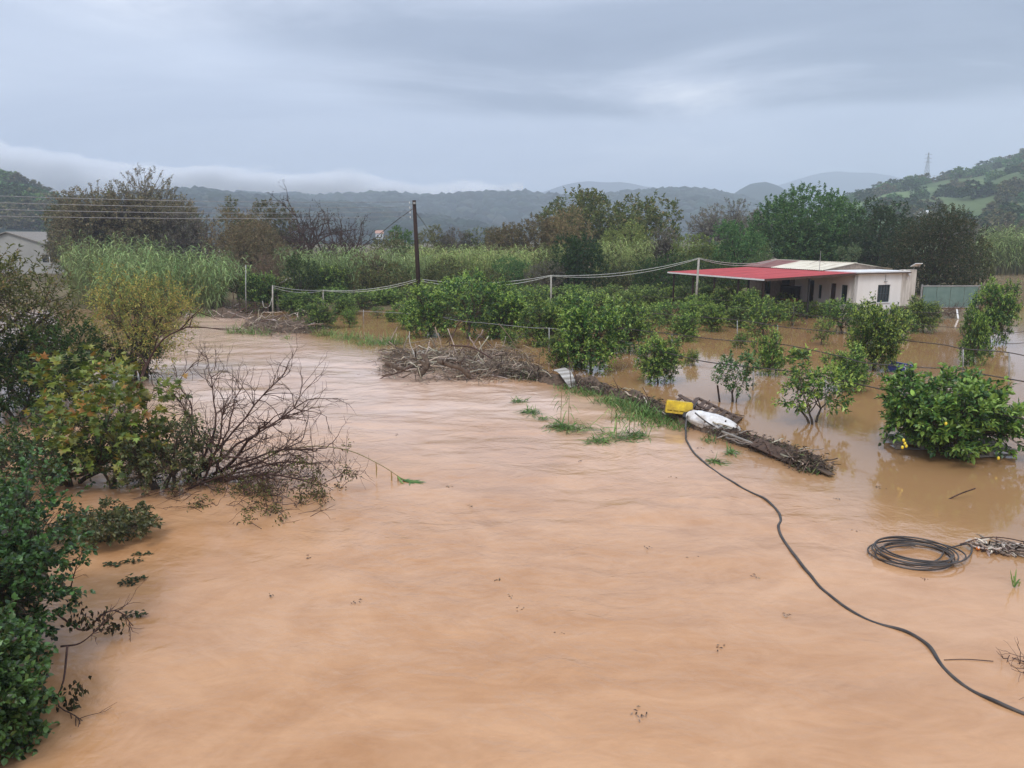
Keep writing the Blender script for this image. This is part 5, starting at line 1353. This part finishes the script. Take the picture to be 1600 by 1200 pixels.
for k, (px, py, n, H, rd) in enumerate(((810, 628, 34, .30, .12), (828, 645, 50, .34, .14), (848, 655, 22, .28, .1), (875, 668, 60, .38, .15), (900, 670, 60, .42, .25), (934, 690, 55, .36, .12), (955, 680, 26, .4, .18), (985, 686, 40, .42, .2), (1000, 680, 36, .4, .15), (1118, 722, 34, .3, .08), (1142, 708, 26, .3, .06))):
    grass_clump(GF, 630 + k, px, py, int(n * 1.6), H * 1.4, rd, 'flattened reeds in the current', 'reed_clump', flat=.55)
GRASS = tuple((a * 1.25, b * 1.2, c * 1.3, d) for a, b, c, d in GRASS)
GE = 'pale reed tuft swept by the current at the far river edge'
for k, (px, py, n, H, rd) in enumerate(((368, 520, 90, .7, .3), (392, 522, 60, .5, .3), (320, 494, 110, .7, .5), (415, 524, 40, .5, .3), (448, 530, 26, .45, .2), (510, 524, 90, .6, .35), (545, 530, 110, .6, .45), (590, 538, 100, .6, .4), (612, 538, 80, .7, .3), (480, 512, 80, .8, .4), (570, 536, 60, .5, .4))):
    grass_clump(GE, 650 + k, px, py, int(n * 1.3), H * 1.35, rd, 'reed tufts at the far river edge', 'reed_clump', flat=.25)
grass_clump('single green blade pair sprouting from the water below the cane raft', 670, 1585, 918, 7, .32, .03, name='water_weed', cat='weed')
# three upright reeds in the flattened patch
for k, (px, py, ty) in enumerate(((876, 660, 600), (888, 660, 612), (955, 662, 620), (983, 680, 630), (990, 684, 640), (962, 690, 650))):
    q = G(px, py); tp = D(px + 2, ty, q[1]); r_ = np.random.RandomState(680 + k)
    t = thing('standing_reed', 'single upright reed stem in the flattened patch below the debris bank', 'reed', q, 0, 'upright reeds below the bank')
    mb = MB(); tubes(mb, [q - [0, 0, .2], (q + tp) / 2, tp], [.011, .009, .005], 5, (.26, .22, .10)); mb.build('stem', M['dry'], t, True, True)
    mb = MB(); N = 9; s = np.linspace(.3, 1, N); hd = nrm(np.stack([r_.normal(size=N), r_.normal(size=N), 0 * s], 1)); Q = (q * (1 - s[:, None]) + tp * s[:, None])[:, None] + hd[:, None] * np.linspace(0, .35, 4)[None, :, None] + np.array([0, 0, 1.0]) * (np.linspace(0, 1, 4) * .2 - np.linspace(0, 1, 4) ** 2 * .42)[None, :, None]
    ribbons(mb, Q, np.array([.8, 1, .7, .05]) * .03, nrm(np.cross(hd, [0, 0, 1.0])), pick_cols(r_, N, GRASS)); mb.build('blades', M['reed'], t, False, True)

# far river edge debris
fe = thing('driftwood_pile', 'low pile of sticks and brush on the far river edge before the shed', 'driftwood', G(430, 512))
mound(fe, 'debris_core', [G(385, 508), G(430, 512), G(480, 520)], 2.2, .5, 'mudwood', 31, 30, 11)
for k in range(70): stick(fe, G(rs.uniform(385, 490), rs.uniform(500, 522)) + [0, 0, rs.rand() * .5], rs.uniform(.6, 1.8), rs.rand() * 6.28, rs.normal(.1, .35))
fe2 = thing('driftwood_pile', 'brush and broken canes at the foot of the feathery cane thicket', 'driftwood', G(330, 492))
mound(fe2, 'debris_core', [G(285, 488), G(330, 490), G(385, 498)], 2.4, .5, 'mudwood', 32, 30, 11)
for k in range(60): stick(fe2, G(rs.uniform(285, 390), rs.uniform(480, 498)) + [0, 0, rs.rand() * .5], rs.uniform(.6, 2.0), rs.rand() * 6.28, rs.normal(.1, .4))
straw(fe, 'straw', np.array([G(rs.uniform(385, 490), rs.uniform(502, 524)) for k in range(40)]), 1500, 33, .4, .5, STRAWC, .03, .5)
# wire fence with rusty mesh on the far bank, and the vine shed
fn = thing('low_fence', 'low rusty mesh fence along the far bank beside the shed', 'fence', G(380, 497))
fp = [G(a, b, .0) for a, b in ((325, 488), (350, 490), (375, 493), (400, 496), (420, 499))]
for q in fp:
    mb = MB(); tubes(mb, [q - [0, 0, .5], q + [0, 0, 1.0]], [.03, .03], 5); mb.build('post', M['oldwood'], fn, False, True)
for a, b in zip(fp[:-1], fp[1:]):
    mb = MB()
    for z in np.linspace(.12, .92, 7): tubes(mb, [a + [0, 0, z], b + [0, 0, z]], [.012, .012], 3)
    for s in np.linspace(.08, .92, 9): tubes(mb, [a * (1 - s) + b * s + [0, 0, .05], a * (1 - s) + b * s + [0, 0, .98]], [.012, .012], 3)
    mb.build('mesh_panel', M['oldwood'], fn, False, True)
s0 = G(402, 487)
shed = thing('shed', 'dark vine-draped shed with grey posts on the far bank', 'shed', (s0[0], s0[1] + 1.2, 0))
for (x, y) in ((-1.3, -.9), (1.3, -.9), (-1.3, 1.1), (1.3, 1.1), (0, -.9)):
    mb = MB(); box(mb, (x - .07, y - .07, -.5), (x + .07, y + .07, 1.9)); mb.build('post', M['greywood'], shed)
mb = MB(); rbox(mb, (0, .1, 1.97), (3.2, 2.8, .08), (R(4), 0, 0)); mb.build('roof', M['greywood'], shed)
mb = MB(); box(mb, (-1.2, 1.0, -.5), (1.2, 1.06, 1.85)); mb.build('back_wall', M['dark'], shed)
mb = MB(); r_ = np.random.RandomState(9); N = 2600; pos = np.stack([r_.uniform(-1.7, 1.7, N), r_.uniform(-1.5, 1.3, N), 2.05 + r_.normal(0, .1, N)], 1); k = r_.rand(N) < .4; pos[k, 1] = -1.3 + r_.normal(0, .1, k.sum()); pos[k, 2] = r_.uniform(1.3, 2.1, k.sum())
leaves(mb, pos, r_.normal(size=(N, 3)) - [0, 0, .4], r_.normal(size=(N, 3)) + [0, -.4, .6], .16, .11, pick_cols(r_, N, OLV)); mb.build('vine', M['farleaf'], shed)
post('post', 'tall thin pole beside the vine-draped shed', 384, 414, 494, .035, 'metal')
# white bucket hanging there
tub('bucket', 'small white bucket at the shed front by the loose rope', D(410, 478, s0[1] + .1), .16, .16, .35, 'white', cat='bucket')

# ------------------------------------------------------------------ crate, sack, planks on the bank
def crate(name, label, ctr, size, rot, mat, cat='crate'):
    from mathutils import Euler
    t = thing(name, label, cat, ctr); t.rotation_euler = rot
    L, W, H_ = size; th = .018
    mb = MB(); box(mb, (-L / 2, -W / 2, 0), (L / 2, W / 2, th)); mb.build('base', M[mat], t)
    for s in (-1, 1):
        mb = MB()
        for z0_, z1_ in ((th, H_ * .80), (H_ * .88, H_)): box(mb, (-L / 2, s * W / 2 - th / 2, z0_), (L / 2, s * W / 2 + th / 2, z1_))
        for x in np.linspace(-L / 2, L / 2, 5): box(mb, (x - .02, s * W / 2 - th * .8, th + .001), (x + .02, s * W / 2 + th * .8, H_ - .001))
        mb.build('side', M[mat], t)
        mb = MB()
        for z0_, z1_ in ((th, H_ * .62), (H_ * .80, H_)): box(mb, (s * L / 2 - th / 2, -W / 2 + .01, z0_), (s * L / 2 + th / 2, W / 2 - .01, z1_))
        for y in (-W / 2 + .02, -.09, .09, W / 2 - .02): box(mb, (s * L / 2 - th * .8, y - .02, th + .001), (s * L / 2 + th * .8, y + .02, H_ - .001))
        mb.build('end', M[mat], t)
    mb = MB()
    for s in (-1, 1):
        box(mb, (-L / 2 - .02, s * W / 2 - .025, H_ + .001), (L / 2 + .02, s * W / 2 + .025, H_ + .02)); box(mb, (s * L / 2 - .025, -W / 2 + .026, H_ + .002), (s * L / 2 + .025, W / 2 - .026, H_ + .019))
    mb.build('rim', M[mat], t); return t
q = G(1062, 645)
cr_y = crate('crate', 'bright yellow plastic crate lying on its side on the debris bank', D(1062, 627, q[1] - 1.05), (.66, .36, .31), (R(172), R(5), R(-9)), 'yellow')
mb = MB(); rr_ = np.random.RandomState(2); xs_ = np.linspace(-.36, .36, 15); ys_ = np.linspace(-.24, .24, 9)
Xg, Yg = np.meshgrid(xs_, ys_); Zg = .04 * np.sin(Xg * 14 + Yg * 9) + rr_.normal(0, .012, Xg.shape) - .25 * np.abs(Yg) - .28 * Xg * (Xg > .2)
i = np.arange(135).reshape(9, 15); ff = np.stack([i[:-1, :-1], i[:-1, 1:], i[1:, 1:], i[1:, :-1]], -1).reshape(-1, 4)
V = np.stack([Xg, Yg, Zg], -1).reshape(-1, 3)
c_ = D(1062, 634, q[1] - .1)
mrot = np.array(Matrix.Rotation(R(38), 3, 'X'))
def lump(name, label, ctr, size, mat, seed, rot=(0, 0, 0), n=26, m_=40, amp=.12, cat='bag', fr=3.0, pinch=0):
    """a stuffed, creased bag"""
    from mathutils import Euler
    a = np.linspace(0, np.pi, n); b = np.linspace(0, 2 * np.pi, m_ + 1)[:-1]
    A, B = np.meshgrid(a, b, indexing='ij')
    e_ = .8
    x = -np.cos(A); rr = np.sin(A) ** e_
    y = rr * np.cos(B); z = rr * np.sin(B)
    nz = (fbm(A * fr + seed, B * fr * .8, 4) - .5) * 2; nz = (1 - np.abs(nz)) ** 2 - .5
    wrap = np.minimum(B, 2 * np.pi - B) / np.pi
    k = 1 + amp * (nz * smooth01(wrap * 4)) * np.sin(A) ** .5
    V = np.stack([x * (1 - pinch * 0), y * k, z * k], -1).reshape(-1, 3) * np.array(size) / 2
    V = V @ np.array(Euler(rot).to_matrix()).T + ctr
    i = np.arange(n * m_).reshape(n, m_)
    f = np.stack([i[:-1], np.roll(i[:-1], -1, 1), np.roll(i[1:], -1, 1), i[1:]], -1).reshape(-1, 4)
    mb = MB(); mb.add(V, f); return tag(mb.build(name, M[mat], smooth=True), label, cat)
q = G(1115, 672)
lump('sack', 'white woven plastic sack lying along the debris bank', D(1114, 661, q[1]), (1.5, .6, .44), 'sack', 3, (.15, R(10), R(-36)), cat='sack', amp=.22)
lump('bag', 'black plastic bag squeezed between yellow crate and white sack', D(1082, 652, q[1] + .55), (.55, .36, .16), 'blackcloth', 5, (.3, .25, -.5), amp=.6)
mb = MB(); tubes(mb, curve([D(1086, 645, q[1] - .1), D(1105, 660, q[1] - .33), D(1125, 672, q[1] - .3)], 12), np.full(12, .02), 6)
tag(mb.build('strap', M['hose'], smooth=True), 'short black pipe crossing the white sack', 'pipe')
wf = thing('broken_pallet', 'broken dark wooden pallet frame lying behind the white sack', 'pallet', G(1115, 640))
def wp(a, b, za, zb, wd=.09, th=.022, nm='slat', par=wf, mat='oldwood'):
    mb = MB(); plank(mb, G(*a, za), G(*b, zb), wd, th); mb.build(nm, M[mat], par, False, True)
wp((1040, 636), (1082, 632), .32, .42, .12, .04, 'bearer'); wp((1062, 618), (1105, 640), .35, .42, .1, .04, 'bearer'); wp((1078, 632), (1150, 672), .40, .06, .10, .05, 'bearer'); wp((1090, 622), (1158, 655), .38, .05, .10, .05, 'bearer')
for k in range(7):
    f_ = k / 6.; a = (1080 + f_ * 60, 634 + f_ * 33); b = (1090 + f_ * 64, 622 + f_ * 32)
    wp(a, b, .44 - .34 * f_, .42 - .33 * f_, .12, .02)
for k in range(6):
    f_ = k / 5.; wp((1112 + f_ * 22, 640 + f_ * 16), (1163 - f_ * 12, 650 + f_ * 11), .28 - .1 * f_, .04, .05, .018)
wp((1043, 638), (1066, 620), .30, .5, .1, .03); wp((1062, 617), (1082, 634), .52, .4, .1, .03)
mb = MB(); plank(mb, G(1178, 690, .22), G(1245, 720, .10), .30, .03, (0, -.8, .6)); tag(mb.build('board', M['oldwood']), 'dark brown board tilted up on the debris bank', 'board')
mb = MB(); plank(mb, G(1128, 674, .30), G(1180, 694, .18), .06, .03); tag(mb.build('board', M['greywood']), 'narrow pale batten between white sack and tilted board', 'board')
mb = MB(); plank(mb, G(1215, 700, .16), G(1300, 742, .06), .16, .02, (.2, -.5, .8)); tag(mb.build('board', M['mudwood']), 'muddy plank at the end of the debris bank', 'board')
q = G(1402, 580)
crate('crate', 'blue plastic crate half sunk in the water beside the tall dark citrus', D(1404, 578, q[1]) + [0, 0, -.06], (.85, .42, .26), (R(14), R(9), R(-14)), 'blue')
lump('plastic_scrap', 'white plastic scrap inside the blue crate', D(1412, 575, q[1] - .1), (.28, .16, .08), 'white', 8, cat='scrap')
# bent cane reaching over the river
yb = G(420, 740)[1]
t = thing('bent_cane', 'long bent cane arching from the uprooted shrub into the river, green tip', 'cane', D(440, 705, yb))
P = curve([D(440, 706, yb), D(490, 697, yb - .1), D(545, 704, yb - .25), D(590, 724, yb - .4), D(622, 744, yb - .5), D(645, 762, yb - .6)], 30)
mb = MB(); tubes(mb, P, np.linspace(.012, .006, 30), 6, (.24, .19, .08)); mb.build('stem', M['dry'], t, True, True)
for k, i in enumerate((17, 21, 23, 24, 25)):
    q = P[i]; mb = MB(); Q = (q[None] + np.array([[0, 0, 0], [.01, 0, -.12], [.0, .01, -.24], [.01, 0, -.34 + .02 * k]]))[None]
    ribbons(mb, Q, np.array([.6, 1, .8, .2]) * .03, np.array([[1.0, .2, 0]]), np.array([[.34, .24, .10]])); mb.build('dry_blade', M['dry'], t, False, True)
mb = MB(); r_ = np.random.RandomState(4); N = 22; i = r_.randint(23, 30, N); hd = nrm(r_.normal(size=(N, 3)) * [.6, .6, .2] + [1.3, -.4, -.6])
Q = P[i][:, None] + hd[:, None] * np.linspace(0, .30, 4)[None, :, None] - np.array([0, 0, 1.0]) * (np.linspace(0, 1, 4) ** 2 * .20)[None, :, None]; Q[..., 2] = np.maximum(Q[..., 2], .01)
ribbons(mb, Q, np.array([.8, 1, .7, .05]) * .045, nrm(np.cross(hd, [0, 0, 1.0]) + r_.normal(0, .3, (N, 3))), pick_cols(r_, N, ((.10, .20, .05, 2), (.17, .27, .08, 2)))); mb.build('green_tip', M['reed'], t, False, True)
# cane raft at the right edge
c0 = G(1575, 868)
raft = thing('cane_raft', 'raft of pale cane stalks and dark leaves drifting beside the pipe coil', 'debris', c0)
for k in range(95):
    f_ = rs.rand(); q = np.array([c0[0] - .35 + 2.0 * f_, c0[1] + .25 - .55 * f_ + rs.normal(0, .22) * (.35 + .65 * f_), .02 + .08 * rs.rand()])
    o = stick(raft, q, rs.uniform(.18, .5), rs.normal(2.2, .35), rs.normal(0, .12), rs.choice([1, 4, 7, 9, 12, 17]))
straw(raft, 'dark_leaves', np.array([[c0[0] - .3 + 2.0 * s, c0[1] + .3 - .6 * s, .03] for s in np.linspace(0, 1, 30)]), 520, 44, .13, .16, ((.06, .035, .025, 3), (.035, .025, .02, 2), (.5, .44, .36, 3), (.36, .30, .24, 2)), .03, .10)
for k, (px, py) in enumerate(((1528, 857), (1543, 858))):
    q = G(px, py, .05); mb = MB(); a = np.linspace(0, np.pi, 8); tubes(mb, np.stack([0 * a, 0 * a, np.cos(a) * .03], 1) + q, np.sin(a) * .03 + .001, 9)
    tag(mb.build('orange', M['orange'] if 'orange' in M else M.setdefault('orange', mat_rough('orange_peel', (.55, .13, .02), (.72, .22, .03), 20, .5, .1)), smooth=True), 'small rotten orange at the tip of the cane raft', 'fruit', 'oranges on the raft')
tg = G(1592, 1045)
tgo = thing('twig_tangle', 'tangle of dark twigs floating beside the thin dark line', 'twigs', tg)
rng = np.random.RandomState(45); out = []
for k in range(46):
    b0 = tg + np.array([rng.uniform(-.1, .55), rng.normal(0, .14), rng.rand() * .08])
    branching(rng, b0, nrm(rng.normal(size=3) * [1, 1, .35] + [-.3, 0, .12]), rng.uniform(.15, .34), .005, 1, out, .5, 0, (1, 3))
for part in range(4):
    mb = MB(); branch_mesh(out[part::4], mb, 4); mb.build('twig', M['twig'], tgo, True, True)
# brush heap by the gate
bh = G(1482, 497)
bho = thing('brush_heap', 'heap of cut brush in the water before the green gate', 'brush', bh)
rng = np.random.RandomState(46); out = []
for k in range(70):
    b0 = bh + np.array([rng.uniform(-.9, .9), rng.normal(.3, .3), rng.rand() * .4])
    branching(rng, b0, nrm(rng.normal(size=3) * [1, .6, .5] + [0, 0, .3]), rng.uniform(.5, 1.0), .012, 1, out, .5, 0, (2, 4))
mb = MB(); branch_mesh(out, mb, 3); mb.build('brush', M['twig'], bho, False, True)['kind'] = 'stuff'
mb = MB(); plank(mb, D(1495, 483, bh[1] - .2), D(1497, 498, bh[1] - .6), .1, .03, (0, 1, .2)); tag(mb.build('board', M['white']), 'white board leaning beside the brush heap', 'board')
# drifting bits of straw and bark
r_ = np.random.RandomState(71)
for k, (px, py) in enumerate(((873, 987), (905, 960), (1050, 745), (870, 745), (640, 600), (560, 585), (700, 620), (1015, 855), (1092, 700), (1110, 706), (1375, 762), (1305, 778), (1445, 905), (990, 1112), (1005, 1118), (1085, 870), (780, 905), (800, 930), (812, 952), (560, 940), (700, 760), (735, 790), (620, 680), (905, 720), (1180, 900), (1230, 960), (1120, 1010), (480, 870), (420, 930), (520, 655), (400, 575), (1340, 830))):
    q = G(px, py, .012); mb = MB(); N = 5; pos = q + r_.normal(0, .04, (N, 3)) * [1, 1, .05]
    leaves(mb, pos, r_.normal(size=(N, 3)) * [1, 1, .05], np.tile([0, 0, 1.0], (N, 1)), .055, .018, pick_cols(r_, N, STRAWC)); tag(mb.build('drifting_bark', M['dry']), 'small dark bits of bark drifting on the open brown river', 'bark', 'drifting bark bits')

# ------------------------------------------------------------------ far buildings and pylons
def far_house(name, label, px, py, d, wpx, hpx, roofm='tile', rz=0.0, deep=8, ridge=.35, nwin=3, base_drop=2.0):
    c = D(px, py, d); s = d / F; W, H_ = wpx * s, hpx * s
    t = thing(name, label, 'building', (c[0], c[1], c[2]), rz)
    mb = MB(); box(mb, (-W / 2, -deep / 2, -base_drop), (W / 2, deep / 2, H_)); mb.build('wall', M['farwall'], t)
    rh = max(W, deep) * ridge * .5
    ov = .4
    q = np.array([[-W / 2 - ov, -deep / 2 - ov, H_ + .01], [W / 2 + ov, -deep / 2 - ov, H_ + .01], [W / 2 + ov, deep / 2 + ov, H_ + .01], [-W / 2 - ov, deep / 2 + ov, H_ + .01], [-W / 2 - ov, 0, H_ + rh], [W / 2 + ov, 0, H_ + rh]])
    mb = MB(); mb.add(q, np.array([[0, 1, 5, 4], [2, 3, 4, 5], [3, 2, 1, 0]])); mb.add(q, np.array([[0, 4, 3], [1, 2, 5]])); mb.build('roof', M[roofm], t)
    for i in range(nwin):
        x = -W / 2 + W * (i + .5) / nwin; ww = min(.6, W / nwin * .3)
        mb = MB(); box(mb, (x - ww, -deep / 2 - .04, H_ * .35), (x + ww, -deep / 2 - .005, H_ * .75)); wv = mb.build('window', M['dark'], t)
    return t
far_house('barn', 'long white-roofed barn high on the grassy hillside', 1600, 297, 480, 44, 7, 'white', 0, 12, .2, 5)
far_house('house', 'small pale shed below the white-roofed barn', 1551, 307, 440, 10, 4, 'white', .2, 5, .3, 2)
far_house('house', 'white house at the foot of the grassy hill behind the trees', 1443, 342, 300, 14, 8, 'white', .3, 6, .4, 2)
far_house('house', 'orange-roofed house far off behind the slanting cable', 593, 374, 520, 11, 9, 'tile', .2, 8, .5, 2)
far_house('house', 'small white house beside the orange-roofed one', 563, 384, 480, 12, 6, 'farwall', -.2, 7, .3, 2)
far_house('house', 'white villa on the wooded hill above the grey barn', 21, 342, 330, 11, 3, 'white', .1, 6, .3, 2)
far_house('house', 'pale village house behind the grey barn roof', 72, 382, 260, 12, 9, 'farwall', .1, 7, .25, 2)
far_house('house', 'flat white village house by the foot of the wooded hill', 40, 380, 280, 18, 7, 'white', 0, 8, .2, 3)
far_house('house', 'small white house on the middle hill', 333, 340, 700, 22, 3, 'white', 0, 8, .2, 3)
far_house('house', 'tiny white house on top of the blue ridge', 740, 318, 1700, 6, 3, 'white', 0, 12, .2, 2)
# left barn: wide low gable end with a window row
bd = 96.0; b0 = D(18, 420, bd); S = bd / F
barn = thing('barn', 'wide grey barn gable with a row of dark windows behind the reeds', 'building', (b0[0], bd, 0))
hw = 116 * S; ze = D(18, 402, bd)[2]; zt = D(18, 364, bd)[2]; xw0 = (65 - 18) * S; wz0, wz1 = D(18, 410, bd)[2], D(18, 398.5, bd)[2]
mb = MB()
xs_ = [-hw] + [xw0 - .02] + [hw]
def gz_(x): return zt - (zt - ze) * abs(x) / hw
def gable_piece(mb, xa, xb, za, zb_a, zb_b):
    q = np.array([[xa, 0, za], [xb, 0, za], [xb, .3, za], [xa, .3, za], [xa, 0, zb_a], [xb, 0, zb_b], [xb, .3, zb_b], [xa, .3, zb_a]]); mb.add(q, BOXF)
xe = xw0 + 48 * S
gable_piece(mb, -hw, 0, -.3, gz_(-hw), gz_(0)); gable_piece(mb, 0, xw0, -.3, gz_(0), gz_(xw0)); gable_piece(mb, xw0, xe, wz1, gz_(xw0), gz_(xe)); gable_piece(mb, xw0, xe, -.3, wz0, wz0); gable_piece(mb, xe, hw, -.3, gz_(xe), gz_(hw))
mb.build('gable_wall', M['barnwall'], barn)
for i in range(4):
    a = xw0 + (xe - xw0) * i / 4; b = xw0 + (xe - xw0) * (i + 1) / 4
    mb = MB(); box(mb, (a, .1, wz0), (a + .1, .2, wz1)); fr_ = mb.build('window', M['white'], barn)
    mb = MB(); box(mb, (a + .1, .14, wz0), (b, .16, wz1)); mb.build('pane', M['glass'], fr_)
for s in (-1, 1):
    mb = MB(); q = np.array([[s * (hw + .4), -.3, ze - .05], [0, -.3, zt + .06], [0, 14, zt + .06], [s * (hw + .4), 14, ze - .05]]); q = np.concatenate([q, q + [0, 0, .12]])
    mb.add(q, BOXF); mb.build('roof', M['greywood'], barn)
mb = MB(); box(mb, (-hw, 13.6, -.3), (hw, 13.9, ze - .2)); mb.build('back_wall', M['farwall'], barn)

def pylon(label, px, base_y, top_y, d, wb):
    b = D(px, base_y, d); H_ = (base_y - top_y) / F * d
    t = thing('pylon', label, 'pylon', b)
    lv_ = np.array([0, .18, .34, .48, .60, .71, .81, .9, 1.0]); wv = wb * (1 - lv_) ** 1.15 + .35
    r_ = .10
    cor = lambda k, i: np.array([(-1, 1, 1, -1)[i] * wv[k] / 2, (-1, -1, 1, 1)[i] * wv[k] / 2, lv_[k] * H_])
    for i in range(4):
        mb = MB(); tubes(mb, np.array([cor(k, i) for k in range(9)]) - [[0, 0, 2 * (k == 0)] for k in range(9)], np.full(9, r_), 4); mb.build('leg', M['wire'], t)
    mb = MB()
    for k in range(8):
        for i in range(4):
            j = (i + 1) % 4
            tubes(mb, [cor(k, i), cor(k + 1, j)], [r_ * .6] * 2, 3); tubes(mb, [cor(k, j), cor(k + 1, i)], [r_ * .6] * 2, 3); tubes(mb, [cor(k + 1, i), cor(k + 1, j)], [r_ * .5] * 2, 3)
    mb.build('bracing', M['wire'], t)
    for f_ in (.72, .83, .94):
        w_ = H_ * .11
        for s in (-1, 1):
            mb = MB(); tubes(mb, [[0, 0, f_ * H_], [s * w_, 0, f_ * H_]], [r_ * .8, r_ * .5], 4); tubes(mb, [[0, 0, f_ * H_ + H_ * .035], [s * w_, 0, f_ * H_]], [r_ * .6] * 2, 3); mb.build('cross_arm', M['wire'], t)
pylon('tall lattice pylon on the crest of the grassy hill', 1446, 292, 242, 600, 4.2)
d2 = 690; b = D(1462, 300, d2)
t = thing('pylon', 'wide-armed pylon top showing just behind the hill crest', 'pylon', b)
Hh = (300 - 275) / F * d2; ww = 13 / F * d2 / 2
for s in (-1, 1):
    mb = MB(); tubes(mb, [[s * .8, 0, -8], [s * .5, 0, Hh * .45], [s * ww * .8, 0, Hh]], [.12] * 3, 4); mb.build('leg', M['wire'], t)
    mb = MB(); tubes(mb, [[0, 0, Hh * .95], [s * ww * 1.15, 0, Hh * .95]], [.1] * 2, 4); tubes(mb, [[s * .5, 0, Hh * .45], [s * ww * .3, 0, Hh * .95]], [.08] * 2, 3); mb.build('cross_arm', M['wire'], t)

# ------------------------------------------------------------------ air: mist on the hills and haze
def volume_mat(name, colr, dens, aniso=0.0):
    m = bpy.data.materials.new(name); m.use_nodes = True; n = m.node_tree.nodes; n.clear()
    o = n.new('ShaderNodeOutputMaterial'); v = n.new('ShaderNodeVolumePrincipled')
    v.inputs['Color'].default_value = (*colr, 1); v.inputs['Density'].default_value = dens; v.inputs['Anisotropy'].default_value = aniso
    m.node_tree.links.new(v.outputs[0], o.inputs['Volume'])
    return m
mb = MB(); box(mb, (-4900, -70, -2.0), (4900, 4400, 292))
tag(mb.build('haze', volume_mat('haze_air', (.81, .895, 1.0), .00056)), 'pale blue haze over the whole valley', 'haze', kind='stuff')

def mist_bank(label, x0, x1, y0, y1, z0, z1, top_a, top_b, k, off):
    """low cloud lying along the hills, ragged on top; its top falls with x as top_a + top_b * x"""
    m = bpy.data.materials.new('mist_air'); m.use_nodes = True; n = m.node_tree.nodes; l = m.node_tree.links; n.clear()
    o = n.new('ShaderNodeOutputMaterial'); v = n.new('ShaderNodeVolumePrincipled'); v.inputs['Color'].default_value = (1, 1, 1, 1)
    g = n.new('ShaderNodeNewGeometry'); sp = n.new('ShaderNodeSeparateXYZ'); l.new(g.outputs['Position'], sp.inputs[0])
    def mth(op, a_, b_, c_=None, clamp=False):
        q = n.new('ShaderNodeMath'); q.operation = op; q.use_clamp = clamp
        for i, w_ in enumerate((a_, b_, c_)):
            if w_ is None: continue
            if isinstance(w_, (int, float)): q.inputs[i].default_value = w_
            else: l.new(w_, q.inputs[i])
        return q.outputs[0]
    mp = n.new('ShaderNodeMapping'); mp.inputs['Location'].default_value = off; mp.inputs['Scale'].default_value = (.0055, .006, .014)
    l.new(g.outputs['Position'], mp.inputs[0])
    nz = n.new('ShaderNodeTexNoise'); nz.inputs['Scale'].default_value = 1.0; nz.inputs['Detail'].default_value = 5; nz.inputs['Roughness'].default_value = .6; nz.inputs['Distortion'].default_value = .4
    l.new(mp.outputs[0], nz.inputs['Vector'])
    top = mth('MULTIPLY_ADD', sp.outputs[0], top_b, top_a)
    hgt = mth('DIVIDE', mth('SUBTRACT', top, sp.outputs[2]), 24.0)
    # thin out towards both ends of the bank
    ends = mth('MINIMUM', mth('DIVIDE', mth('SUBTRACT', sp.outputs[0], x0), 150.0), mth('DIVIDE', mth('SUBTRACT', x1, sp.outputs[0]), 260.0))
    f = mth('MINIMUM', mth('MINIMUM', hgt, ends), 1.0)
    d_ = mth('MULTIPLY_ADD', mth('SUBTRACT', nz.outputs['Fac'], .5), 5.5, f)
    dd = mth('MULTIPLY', mth('MAXIMUM', mth('MINIMUM', d_, 1.4), 0.0), k)
    l.new(dd, v.inputs['Density']); l.new(v.outputs[0], o.inputs['Volume'])
    m.cycles.volume_step_rate = .12
    mb = MB(); box(mb, (x0, y0, z0), (x1, y1, z1))
    tag(mb.build('mist_bank', m), label, 'mist', kind='stuff')
mist_bank('long white bank of low cloud lying along the wooded ridges', -1400, 20, 1350, 1530, 25, 200, 92, -.066, .12, (3.3, 0, 1.7))
